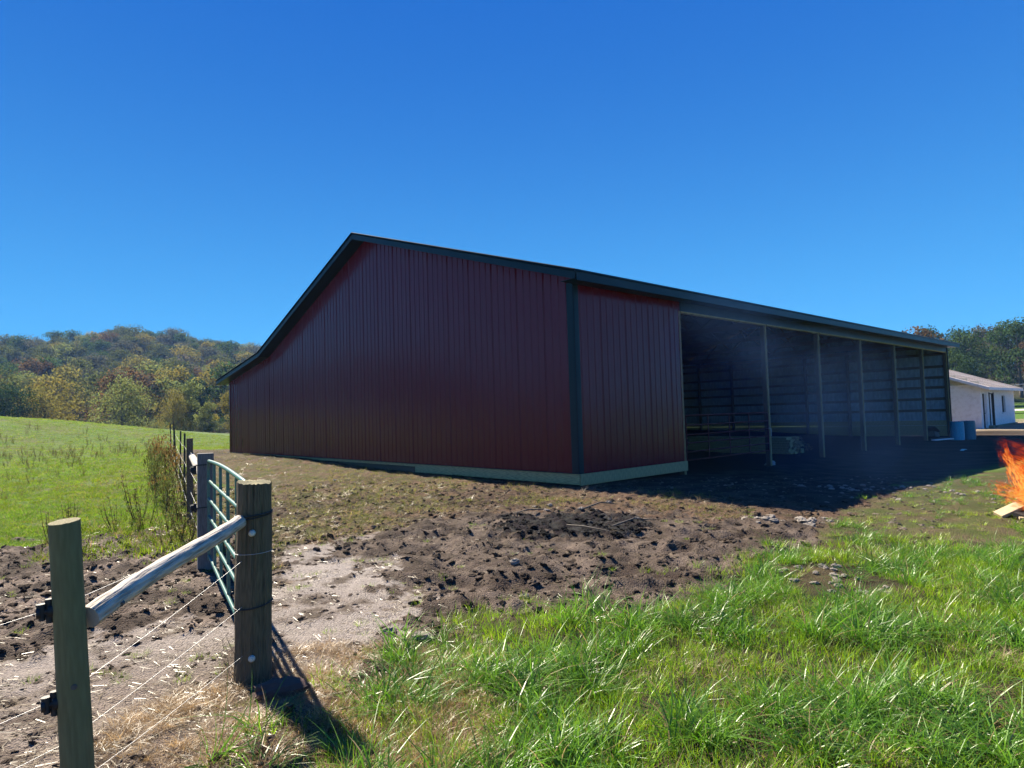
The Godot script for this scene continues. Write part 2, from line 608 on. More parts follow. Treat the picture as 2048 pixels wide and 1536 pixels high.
func barn() -> void:
	var b := thing("barn", "long dark red metal barn with teal-black trim, open bays along its front", "barn", Vector3(CX, 0, -CZ), PI / 2 - YAW)
	var flat_low := func(_s): return Y0
	var wall_top := func(s): return roof_h(s) - 0.17
	# the closed end towards the pasture
	var ew := one(func(mb):
		for h in [0.9, 1.6, 2.3, 3.0]:
			mb.beam(Vector3(0.045, Y0 + h, -0.1), Vector3(0.045, Y0 + h, -WID + 0.1), 0.038, 0.13), "end_wall", M.lumber_dark, b)
	var s := 0.0
	var idx := 0
	while s < WID - 0.01:
		var e := minf(s + 4 * RIB, WID)
		var off := rng.randf_range(-0.0012, 0.0012)
		var lean := rng.randf_range(-0.0015, 0.0015)
		var where := func(q, y, d): return Vector3(-(d + off + lean * (q - s) / 0.9), y, -q)
		# seen from outside, -z runs to the left, so turn the sheet round
		var w2 := func(q, y, d): return where.call(q, y, d)
		var low := func(q): return Y0 - (0.02 if q > 18.2 else 0.0)
		part("siding_panel", sheet_flip(s, e, low, wall_top, w2, M.red, M.grey_steel), null, ew)
		s = e
		idx += 1
	# the closed bay of the front
	var fw := one(func(mb):
		for h in [0.9, 1.6, 2.3, 3.0, 3.7]:
			mb.beam(Vector3(0.1, Y0 + h, -0.045), Vector3(4.1, Y0 + h, -0.045), 0.038, 0.13), "front_wall", M.lumber_dark, b)
	s = 0.0
	while s < 4.14:
		var e := minf(s + 4 * RIB, 4.14)
		var off := rng.randf_range(-0.001, 0.001)
		var low := func(_q): return Y0
		var top := func(_q): return Y0 + 4.19
		var where := func(q, y, d): return Vector3(q, y, d + off)
		part("siding_panel", sheet(s, e, low, top, where, M.red, M.grey_steel), null, fw)
		s = e
	# far gable wall, seen from inside between the posts
	var far := one(func(mb): mb.beam(Vector3(LEN - 0.02, Y0 - 0.25, -0.1), Vector3(LEN - 0.02, Y0 - 0.25, -WID + 0.1), 0.03, 0.24), "far_wall", M.lumber_dark, b)
	s = 0.0
	while s < WID - 0.01:
		var e := minf(s + 4 * RIB, WID)
		var low := func(_q): return Y0 + 0.36
		var where := func(q, y, d): return Vector3(LEN + d, y, -q)
		part("siding_panel", sheet(s, e, low, wall_top, where, M.red, M.grey_steel), null, far)
		s = e
	for h in [0.92, 1.52, 2.12, 2.64, 3.2, 3.85, 4.5, 5.1, 5.7, 6.3, 6.8]:
		var a0 := 0.1
		var a1 := WID - 0.1
		if h > 3.0:
			a0 = maxf(0.1, (h - 4.1) / 2.96 * 9.45 - 0.2)
			a1 = minf(a1, 16.9 - (h - 4.0) / 3.1 * 7.95 if h > 4.0 else 20.5 - (h - 3.2) / 0.8 * 3.0)
		one(func(mb): mb.beam(Vector3(LEN - 0.03, Y0 + h, -a0), Vector3(LEN - 0.03, Y0 + h, -a1), 0.038, 0.14), "girt", M.lumber_dark, far)
	for k in 3:
		one(func(mb): mb.beam(Vector3(LEN - 0.05, Y0 + 0.26 - 0.27 * k, -0.1), Vector3(LEN - 0.05, Y0 + 0.26 - 0.27 * k, -WID + 0.1), 0.04, 0.262), "skirt_board", M.lumber_post, far)
	# back eave wall
	var bw := one(func(mb):
		for h in [0.3, 0.9, 1.5, 2.1, 2.7]:
			mb.beam(Vector3(0.1, Y0 + h, -WID + 0.05), Vector3(LEN - 0.1, Y0 + h, -WID + 0.05), 0.14, 0.038), "back_wall", M.lumber_dark, b)
	s = 0.0
	while s < LEN - 0.01:
		var e := minf(s + 4 * RIB, LEN)
		var top := func(_q): return Y0 + 3.2
		var low := func(_q): return Y0 - 0.2
		var where := func(q, y, d): return Vector3(q, y, -WID - d)
		part("siding_panel", sheet_flip(s, e, low, top, where, M.red, M.grey_steel), null, bw)
		s = e
	# roof: purlins with ribbed sheets on three slopes
	var rf := one(func(mb):
		var l := -0.1
		while l < WID + 0.2:
			mb.beam(Vector3(-0.3, roof_h(l) - 0.11, -l), Vector3(LEN + 0.3, roof_h(l) - 0.11, -l), 0.04, 0.085)
			l += 0.62, "roof", M.lumber_dark, b)
	var x := -0.45
	while x < LEN + 0.45 - 0.01:
		var e := minf(x + 4 * RIB, LEN + 0.45)
		for slope in [[-0.52, 8.95], [8.95, 16.9], [16.9, 22.0]]:
			var l0: float = slope[0]
			var l1: float = slope[1]
			var low := func(_q): return l0
			var high := func(_q): return l1
			var where := func(q, l, d): return Vector3(q, lerpf(roof_h(l0 + 0.001), roof_h(l1 - 0.001), (l - l0) / (l1 - l0)) + d - 0.055, -l)
			part("roof_panel", sheet(x, e, low, high, where, M.roof, M.lumber_dark, 0.0), null, rf)
		x = e
	one(func(mb):
		mb.quad(Vector3(-0.47, roof_h(8.7) - 0.02, -8.7), Vector3(LEN + 0.47, roof_h(8.7) - 0.02, -8.7), Vector3(LEN + 0.47, roof_h(8.95) - 0.005, -8.95), Vector3(-0.47, roof_h(8.95) - 0.005, -8.95))
		mb.quad(Vector3(-0.47, roof_h(8.95) - 0.005, -8.95), Vector3(LEN + 0.47, roof_h(8.95) - 0.005, -8.95), Vector3(LEN + 0.47, roof_h(9.2) - 0.02, -9.2), Vector3(-0.47, roof_h(9.2) - 0.02, -9.2)), "ridge_cap", M.roof, rf)
	# rake boards and their soffits at the near gable
	for seg in [[-0.5, 8.95], [8.95, 16.9], [16.9, 22.0]]:
		var a: float = seg[0]
		var c: float = seg[1]
		var ha := roof_h(a + 0.001)
		var hc := roof_h(c - 0.001)
		var up := Vector3(0, 1, 0)
		one(func(mb): mb.beam(Vector3(-0.455, ha - 0.125, -a), Vector3(-0.455, hc - 0.125, -c), 0.02, 0.19, up), "rake_board", M.trim, b)
		one(func(mb): mb.beam(Vector3(-0.468, ha - 0.034, -a), Vector3(-0.468, hc - 0.034, -c), 0.05, 0.066, up, 0.012), "rake_trim", M.roof, b)
		one(func(mb): mb.beam(Vector3(-0.225, ha - 0.20, -a - 0.03), Vector3(-0.225, hc - 0.20, -c), 0.436, 0.012, up), "soffit", M.trim, b)
		one(func(mb): mb.beam(Vector3(LEN + 0.455, ha - 0.125, -a), Vector3(LEN + 0.455, hc - 0.125, -c), 0.02, 0.19, up), "rake_board", M.trim, b)
	# front eave: fascia, soffit, header
	one(func(mb): mb.beam(Vector3(-0.44, Y0 + 4.22, 0.505), Vector3(LEN + 0.44, Y0 + 4.22, 0.505), 0.02, 0.2), "fascia", M.trim, b)
	one(func(mb): mb.beam(Vector3(-0.49, Y0 + 4.328, 0.515), Vector3(LEN + 0.44, Y0 + 4.328, 0.515), 0.04, 0.05, Vector3.UP, 0.01), "eave_trim", M.trim, b)
	one(func(mb): mb.beam(Vector3(-0.42, Y0 + 4.17, 0.26), Vector3(LEN + 0.42, Y0 + 4.17, 0.26), 0.47, 0.012), "soffit", M.trim, b)
	one(func(mb): mb.beam(Vector3(4.15, Y0 + 4.045, 0.012), Vector3(LEN + 0.02, Y0 + 4.045, 0.012), 0.03, 0.235), "header", M.trim, b)
	var bays := [4.14]
	for k in 6:
		bays.append(8.92 + 3.9526 * k)
	for k in 6:
		one(func(mb): mb.beam(Vector3(float(bays[k]) + 0.07, Y0 + 3.912, -0.06), Vector3(float(bays[k + 1]) - 0.07, Y0 + 3.912, -0.06), 0.14, 0.04), "header_board", M.lumber, b)
	# posts of the open front, laminated: a pale outer ply on darker plies
	for k in 7:
		var px: float = bays[k] + (0.02 if k == 0 else 0.0)
		var foot := H(CX + px * SY, CZ + px * CY) - 0.3
		var post := one(func(mb): mb.beam(Vector3(px, foot, -0.09), Vector3(px, Y0 + 4.16, -0.09), 0.13, 0.15, Vector3(1, 0, 0), 0.006), "post", M.lumber_dark, b)
		one(func(mb): mb.beam(Vector3(px - 0.04, foot, 0.003), Vector3(px - 0.04, Y0 + 3.93, 0.003), 0.03, 0.06, Vector3(1, 0, 0), 0.003), "post_face", M.lumber_post, post)
	# corner trim, flaring a little over both faces
	one(func(mb):
		mb.beam(Vector3(-0.026, Y0, -0.075), Vector3(-0.026, Y0 + 4.2, -0.075), 0.014, 0.19, Vector3(0, 0, 1), 0.003)
		mb.beam(Vector3(0.055, Y0, 0.026), Vector3(0.055, Y0 + 4.19, 0.026), 0.15, 0.014, Vector3(0, 0, 1), 0.003), "corner_trim", M.trim, b)
	one(func(mb): mb.beam(Vector3(-0.024, Y0, -WID + 0.06), Vector3(-0.024, Y0 + 3.2, -WID + 0.06), 0.012, 0.12, Vector3(0, 0, 1), 0.003), "corner_trim", M.red, b)
	one(func(mb): mb.beam(Vector3(LEN + 0.02, Y0 - 0.4, 0.0), Vector3(LEN + 0.02, Y0 + 4.15, 0.0), 0.05, 0.14, Vector3(0, 0, 1), 0.004), "corner_trim", M.trim, b)
	# treated skirt boards under the siding
	one(func(mb): mb.beam(Vector3(-0.012, Y0 - 0.115, 0.02), Vector3(-0.012, Y0 - 0.115, -6.3), 0.04, 0.24, Vector3.UP, 0.004), "skirt_board", M.lumber, b)
	one(func(mb): mb.beam(Vector3(-0.006, Y0 - 0.035, -6.304), Vector3(-0.006, Y0 - 0.035, -17.6), 0.04, 0.09, Vector3.UP, 0.004), "skirt_board", M.lumber, b)
	one(func(mb): mb.beam(Vector3(0.03, Y0 - 0.17, -6.4), Vector3(0.03, Y0 - 0.17, -11.0), 0.04, 0.15, Vector3.UP, 0.004), "skirt_board", M.lumber_dark, b)
	one(func(mb): mb.beam(Vector3(0.012, Y0 - 0.13, 0.012), Vector3(4.2, Y0 - 0.13, 0.012), 0.04, 0.25, Vector3.UP, 0.004), "skirt_board", M.lumber_post, b)
	one(func(mb): mb.beam(Vector3(-0.036, Y0 + 0.006, 0.0), Vector3(-0.036, Y0 + 0.006, -WID + 0.1), 0.03, 0.012), "base_trim", M.trim, b)
	# posts inside: far wall, and the row between main span and lean-to
	for l in [2.45, 4.83, 7.22, 9.6, 12.0, 14.4, 16.9, 19.3]:
		one(func(mb): mb.beam(Vector3(LEN - 0.17, -0.3, -l), Vector3(LEN - 0.17, minf(roof_h(l) - 0.2, Y0 + 4.4), -l), 0.14, 0.14, Vector3(0, 0, 1)), "inner_post", M.lumber_dark, b)
	for l in [3.0, 6.0, 9.0, 12.0, 15.0]:
		one(func(mb): mb.beam(Vector3(0.16, -0.2, -l), Vector3(0.16, roof_h(l) - 0.2, -l), 0.14, 0.14, Vector3(0, 0, 1)), "inner_post", M.lumber_dark, b)
	for k in 7:
		var px: float = bays[k]
		one(func(mb): mb.beam(Vector3(px, -0.3, -16.9), Vector3(px, Y0 + 3.95, -16.9), 0.14, 0.14, Vector3(0, 0, 1)), "inner_post", M.lumber_dark, b)
		# a roof truss on each post line
		one(func(mb):
			var y := Y0 + 3.98
			mb.beam(Vector3(px + 0.12, y, -0.1), Vector3(px + 0.12, y, -16.9), 0.04, 0.16)
			mb.beam(Vector3(px + 0.12, roof_h(0.1) - 0.21, -0.1), Vector3(px + 0.12, roof_h(8.95) - 0.21, -8.95), 0.04, 0.16)
			mb.beam(Vector3(px + 0.12, roof_h(8.95) - 0.21, -8.95), Vector3(px + 0.12, roof_h(16.8) - 0.21, -16.8), 0.04, 0.16)
			for w in [[2.8, 3.6], [5.6, 3.6], [5.6, 8.95], [12.0, 8.95], [12.0, 14.2], [14.9, 14.2]]:
				mb.beam(Vector3(px + 0.12, y, -float(w[0])), Vector3(px + 0.12, roof_h(w[1]) - 0.25, -float(w[1])), 0.038, 0.09, Vector3(1, 0, 0)), "truss", M.lumber_dark, b)
	one(func(mb): mb.beam(Vector3(0.1, Y0 + 3.9, -16.82), Vector3(LEN - 0.1, Y0 + 3.9, -16.82), 0.04, 0.24), "lean_to_beam", M.lumber_dark, b)

func sheet_flip(s0: float, s1: float, low: Callable, high: Callable, where: Callable, front: Material, back: Material) -> ArrayMesh:
	# the wall runs away to the left seen from outside: hand the sheet a mirrored coordinate
	var w := func(q, y, d): return where.call(-q, y, d)
	var lo := func(q): return low.call(-q)
	var hi := func(q): return high.call(-q)
	var m := ArrayMesh.new()
	var cols := []
	var k := ceili((s0 - 0.04) / RIB)
	cols.append([-s0, 0.0])
	while k * RIB < s1 + 0.04:
		for q in [[-0.036, 0.0], [-0.014, 0.019], [0.014, 0.019], [0.036, 0.0], [0.095, 0.0], [0.102, 0.003], [0.126, 0.003], [0.133, 0.0]]:
			var s: float = k * RIB + q[0]
			if s > s0 + 0.001 and s < s1 - 0.001:
				cols.append([-s, q[1]])
		k += 1
	for bend in [8.95, 16.9]:
		if bend > s0 + 0.01 and bend < s1 - 0.01:
			cols.append([-bend, 0.0])
	cols.append([-s1, 0.0])
	cols.sort_custom(func(a, b): return a[0] < b[0])
	for side in 2:
		var mb := MB.new()
		for i in cols.size() - 1:
			var a: Array = cols[i]
			var b: Array = cols[i + 1]
			var off := 0.0 if side == 0 else -0.002
			var p0: Vector3 = w.call(a[0], lo.call(a[0]), a[1] + off)
			var p1: Vector3 = w.call(b[0], lo.call(b[0]), b[1] + off)
			var p2: Vector3 = w.call(b[0], hi.call(b[0]), b[1] + off)
			var p3: Vector3 = w.call(a[0], hi.call(a[0]), a[1] + off)
			if side == 0:
				mb.quad(p0, p1, p2, p3)
			else:
				mb.quad(p1, p0, p3, p2)
		mb.mesh(m)
		m.surface_set_material(side, front if side == 0 else back)
	return m

# ---------------------------------------------------------------- fence and gates
func log_post(r0: float, h: float, seed_: int, rough: float, top_tilt: Vector2, segs := 84, rows := 30) -> MB:
	var mb := MB.new()
	var n := FastNoiseLite.new()
	n.seed = seed_
	n.frequency = 1.0
	n.fractal_octaves = 3
	var ring := []
	for k in rows + 1:
		var y := -0.3 + (h + 0.3) * k / rows
		for j in segs:
			var t := TAU * j / segs
			var crack := maxf(0.0, n.get_noise_3d(cos(t) * 8.0, y * 0.45, sin(t) * 8.0) - 0.10) * (1.0 if rough > 0.01 else 0.3)
			var rr := r0 * (1.03 - 0.05 * (y / h)) + rough * (0.6 * n.get_noise_3d(cos(t) * 1.3, y * 0.9, sin(t) * 1.3) - 1.6 * crack)
			var yy := y
			if k == rows:
				yy += top_tilt.x * cos(t) * rr + top_tilt.y * sin(t) * rr + rough * 0.5 * n.get_noise_2d(cos(t) * 3.0, sin(t) * 3.0)
			mb.vert(Vector3(cos(t) * rr, yy, sin(t) * rr), Vector3(cos(t), 0, sin(t)), Vector2(float(j) / segs, y))
	for k in rows:
		for j in segs:
			var a := k * segs + j
			var b := k * segs + (j + 1) % segs
			mb.tri_i(a, a + segs, b)
			mb.tri_i(b, a + segs, b + segs)
	smooth(mb)
	return mb

func smooth(mb: MB) -> void:
	var acc := PackedVector3Array()
	acc.resize(mb.v.size())
	for i in range(0, mb.ix.size(), 3):
		var a := mb.ix[i]
		var b := mb.ix[i + 1]
		var c := mb.ix[i + 2]
		var nn := (mb.v[c] - mb.v[a]).cross(mb.v[b] - mb.v[a])
		acc[a] += nn
		acc[b] += nn
		acc[c] += nn
	for i in mb.v.size():
		if acc[i].length_squared() > 1e-14:
			mb.n[i] = acc[i].normalized()

func post_top(src: MB, segs: int, rows: int) -> MB:
	var mb := MB.new()
	var c := Vector3.ZERO
	for j in segs:
		c += src.v[rows * segs + j]
	c /= segs
	for j in segs:
		mb.tri(c + Vector3(0, 0.002, 0), src.v[rows * segs + (j + 1) % segs], src.v[rows * segs + j])
	return mb

func round_post(called: String, label: String, x: float, z: float, r0: float, h: float, seed_: int, rough: float, m: Material, tilt: Vector2, lean := Vector3.ZERO) -> Node3D:
	var o := thing(called, label, "fence post", Vector3(x, smooth_h(x, z), -z))
	o.rotation = lean
	var src := log_post(r0, h, seed_, rough, tilt)
	part("shaft", src.mesh(), m, o)
	part("sawn_top", post_top(src, 84, 30).mesh(), M.cut_wood, o)
	return o

func band(o: Node3D, r0: float, y: float, slope: float, thick: float, m: Material, called := "wire_band") -> void:
	var path := []
	for k in 25:
		var t := TAU * k / 24.0
		path.append(Vector3(cos(t) * r0, y + slope * cos(t) * r0, sin(t) * r0))
	one(func(mb): mb.tube(path, [thick], 6, false), called, m, o)

func insulator(o: Node3D, p: Vector3, out: Vector3) -> void:
	one(func(mb):
		mb.tube([p, p + out * 0.018, p + out * 0.02, p + out * 0.045, p + out * 0.047, p + out * 0.06], [0.030, 0.030, 0.014, 0.014, 0.026, 0.024], 10)
		mb.tube([p + Vector3(0, -0.05, 0) + out * 0.012, p + Vector3(0, 0.05, 0) + out * 0.012], [0.016, 0.016], 8)
		mb.tube([p + Vector3(0, -0.035, 0) + out * 0.04, p + Vector3(0, 0.035, 0) + out * 0.04], [0.012, 0.02], 8), "insulator", M.black, o)

func strand(label: String, pts: Array, thick := 0.0017, group := "") -> void:
	var path := []
	for k in pts.size() - 1:
		for q in 8:
			var t := q / 8.0
			var p := (pts[k] as Vector3).lerp(pts[k + 1], t)
			p.y -= 0.008 * sin(t * PI) * (pts[k] as Vector3).distance_to(pts[k + 1])
			path.append(p)
	path.append(pts[-1])
	var mb := MB.new()
	mb.tube(path, [thick], 5)
	var radii := []
	for k in path.size():
		radii.append(thick)
	mb = MB.new()
	mb.tube(path, radii, 5)
	var o := part("fence_wire", mb.mesh(), M.wire)
	tag(o, label, "wire", group)

func fence() -> void:
	# the thick dark corner post
	var big := round_post("corner_post", "thick dark weathered round corner post with the grey brace rail on it", -1.70, 4.19, 0.108, 1.24, 5, 0.022, M.old_post, Vector2(-0.02, -0.07), Vector3(0, 0.6, -0.012))
	band(big, 0.113, 1.04, 0.12, 0.005, M.black)
	band(big, 0.113, 1.025, 0.16, 0.004, M.black)
	band(big, 0.115, 0.47, 0.14, 0.005, M.black)
	band(big, 0.114, 0.80, 0.03, 0.0018, M.wire)
	for y in [0.93, 0.16]:
		one(func(mb):
			var p := Vector3(0.0, y, 0.0)
			var out := Vector3(0.30, 0, 0.954).rotated(Vector3.UP, -0.6)
			mb.tube([p + out * 0.100, p + out * 0.117, p + out * 0.121], [0.021, 0.021, 0.015], 16)
			mb.tube([p + out * 0.12, p + out * 0.128], [0.008, 0.007], 6), "bolt_cap", M.white_cap, big)
	one(func(mb):
		for k in 12:
			var t := k * 0.52
			var path := []
			for q in 7:
				var w := q / 6.0
				path.append(Vector3(cos(t) * (0.118 + 0.05 * sin(w * PI)), 0.02 + w * rng.randf_range(0.18, 0.36), sin(t) * (0.118 + 0.05 * sin(w * PI))) + Vector3(w * w * rng.randf_range(-0.08, 0.08), 0, 0))
			mb.tube(path, [0.0016, 0.0016, 0.0015, 0.0014, 0.0012, 0.001, 0.0006], 4), "dry_vine", M.bark, big)
	# the smooth greenish post in front
	var front := round_post("line_post", "smooth greenish treated round post standing nearest the camera", -1.905, 2.85, 0.060, 1.215, 9, 0.0025, M.green_post, Vector2(0.03, -0.10), Vector3(0.0, 0.3, 0.05))
	insulator(front, Vector3(-0.055, 0.845, 0.012), Vector3(-0.93, 0, 0.36).normalized())
	insulator(front, Vector3(-0.055, 0.455, 0.012), Vector3(-0.93, 0, 0.36).normalized())
	one(func(mb): mb.tube([Vector3(0.02, 0.52, 0.055), Vector3(0.021, 0.52, 0.0615)], [0.013, 0.010], 12), "knot", M.bark, front)
	# brace rail between the two
	var ra := at_post(-1.90, 2.90, 0.78)
	var rb := at_post(-1.735, 4.10, 1.015)
	var rail := thing("brace_rail", "grey split-barked round brace rail running from front post to corner post", "rail", ra)
	var d := rb - ra
	var path := []
	var radii := []
	for k in 15:
		var t := k / 14.0
		path.append(d * t + Vector3(0, 0.012 * sin(t * 5.0), 0.008 * sin(t * 7.0)))
		radii.append(lerpf(0.050, 0.043, t) + 0.002 * sin(k * 2.3))
	var rmb := MB.new()
	rmb.tube(path, radii, 18, true, 0.05, rng)
	part("shaft", rmb.mesh(), M.rail_wood, rail)
	one(func(mb): mb.tube([d * 0.14 + Vector3(0.035, -0.012, 0.03), d * 0.14 + Vector3(0.045, -0.016, 0.042)], [0.017, 0.010], 9), "knot", M.bark, rail)
	# weathered square gate post and the posts beyond
	var gx := -3.475
	var gz := 7.28
	var gp := thing("gate_post", "grey weathered squared gate post at the far end of the green gate", "fence post", Vector3(gx, smooth_h(gx, gz), -gz), 0.5)
	one(func(mb): mb.beam(Vector3(0, -0.3, 0), Vector3(0.01, 1.30, 0), 0.165, 0.15, Vector3(0, 0, 1), 0.02), "shaft", M.grey_post, gp)
	for y in [1.17, 0.70]:
		one(func(mb): mb.beam(Vector3(0, y, 0), Vector3(0, y + 0.012, 0), 0.176, 0.161, Vector3(0, 0, 1), 0.02), "wire_band", M.black, gp)
	insulator(gp, Vector3(-0.085, 0.70, 0.0), Vector3(-1, 0, 0))
	insulator(gp, Vector3(-0.085, 1.12, 0.0), Vector3(-1, 0, 0))
	var sp := thing("wood_post", "dark slim wooden post just beyond the grey gate post", "fence post", Vector3(-5.0, smooth_h(-5.0, 10.0), -10.0), 0.3)
	one(func(mb): mb.beam(Vector3(0, -0.3, 0), Vector3(0, 1.38, 0), 0.085, 0.075, Vector3(0, 0, 1), 0.008), "shaft", M.lumber_dark, sp)
	var r2 := thing("brace_rail", "short pale peeled brace rail between gate post and slim wooden post", "rail", Vector3(gx - 0.02, smooth_h(gx, gz) + 1.06, -gz))
	one(func(mb): mb.tube([Vector3(0, 0, 0), Vector3(-0.7, 0.03, -1.3), Vector3(-1.45, 0.08, -2.68)], [0.05, 0.052, 0.047], 14, true, 0.05, rng), "shaft", M.rail_wood, r2)
	var t_post: Node3D
	var tz := [12.4, 15.2, 18.4, 22.0, 26.0, 30.5]
	for k in 6:
		var z: float = tz[k]
		var x := -5.0 - 0.545 * (z - 10.0)
		var o: Node3D
		if k == 0:
			t_post = thing("steel_post", "", "fence post", Vector3.ZERO, 0.5)
			one(func(mb): mb.beam(Vector3(0, -0.3, 0), Vector3(0, 1.42, 0), 0.035, 0.008, Vector3(0, 0, 1), 0.002), "flange", M.dark_steel, t_post)
			one(func(mb):
				mb.beam(Vector3(0, -0.3, 0.021), Vector3(0, 1.42, 0.021), 0.008, 0.034, Vector3(0, 0, 1), 0.002)
				for q in 22:
					mb.box(Vector3(-0.006, 0.1 + q * 0.06, -0.012), Vector3(0.006, 0.112 + q * 0.06, -0.004), 0.001), "web", M.dark_steel, t_post)
			o = t_post
		else:
			o = t_post.duplicate()
			put(o, "steel_post")
		o.position = Vector3(x, smooth_h(x, z), -z)
		o.rotation = Vector3(rng.randf_range(-0.04, 0.04), 0.5, rng.randf_range(-0.04, 0.04))
		tag(o, ["thin dark steel post nearest to the slim wooden post", "second thin dark steel post beyond the slim wooden post", "third thin dark steel post, beside the vine-covered fence bush", "fourth thin dark steel post, behind the vine-covered fence bush", "fifth thin dark steel post along the pasture fence", "farthest thin dark steel post of the pasture fence"][k], "fence post", "steel posts of the pasture fence")
	# wires: corner post to front post and on to the lower left
	var names := ["topmost", "second", "third", "lowest"]
	var hs := [1.00, 0.76, 0.48, 0.18]
	var hf := [0.845, 0.455, 0.25, 0.04]
	for k in 4:
		var a := at_post(-1.72, 4.08, hs[k])
		var b := at_post(-1.99, 2.86, hf[k])
		var c := b + (b - a) * 1.6
		c.y = b.y - 0.06
		c.x -= 0.45
		strand("%s thin wire strand from the corner post past the front post" % names[k], [a, b, c], 0.0012, "wires of the near fence")
	for k in 4:
		var h: float = [1.16, 0.86, 0.56, 0.26][k]
		var pts := [at_post(gx - 0.02, gz + 0.05, h)]
		pts.append(at_post(-5.0, 10.0, h + 0.02))
		for z in tz:
			pts.append(at_post(-5.0 - 0.545 * (z - 10.0), z, h + 0.02))
		strand("%s wire strand of the pasture fence beyond the gate" % names[k], pts, 0.0018, "wires of the pasture fence")
	green_gate()

func at_post(x: float, z: float, h: float) -> Vector3:
	return Vector3(x, smooth_h(x, z) + h, -z)

func green_gate() -> void:
	var a := at_post(-3.37, 7.15, 0.0)
	var b := at_post(-1.80, 4.36, 0.0)
	var dd := b - a
	var length := dd.length()
	var g := thing("green_gate", "teal green tubular steel farm gate between grey gate post and corner post", "gate", a, atan2(-dd.z, dd.x))
	var r := 0.0165
	# bowed top tube, bent down at both ends into the stiles
	var top := [Vector3(0.0, 0.14, 0), Vector3(0.0, 1.12, 0), Vector3(0.02, 1.19, 0), Vector3(0.07, 1.222, 0)]
	for k in 9:
		top.append(Vector3(lerpf(0.2, length - 0.2, k / 8.0), 1.225 + 0.02 * sin(k / 8.0 * PI), 0))
	top.append_array([Vector3(length - 0.07, 1.222, 0), Vector3(length - 0.02, 1.19, 0), Vector3(length, 1.12, 0), Vector3(length, 0.14, 0)])
	var radii := []
	for k in top.size():
		radii.append(r + 0.001)
	one(func(mb): mb.tube(top, radii, 12), "frame_tube", M.gate_green, g)
	for y in [1.01, 0.81, 0.62, 0.44, 0.19]:
		one(func(mb): mb.tube([Vector3(0, y, 0), Vector3(length * 0.5, y - 0.006, 0), Vector3(length, y, 0)], [r * 0.95, r * 0.95, r * 0.95], 12), "rail", M.gate_green, g)
	for k in 4:
		var x := length * (0.2 + 0.2 * k)
		one(func(mb): mb.beam(Vector3(x, 0.14, -0.008), Vector3(x, 1.225, -0.008), 0.034, 0.026, Vector3(0, 0, 1), 0.006), "stile", M.gate_green, g)
	for y in [1.0, 0.36]:
		one(func(mb):
			mb.tube([Vector3(length, y - 0.04, 0), Vector3(length, y + 0.04, 0)], [0.028, 0.028], 10)
			mb.tube([Vector3(length, y, 0), Vector3(length + 0.1, y, 0)], [0.009, 0.009], 8), "hinge", M.black, g)

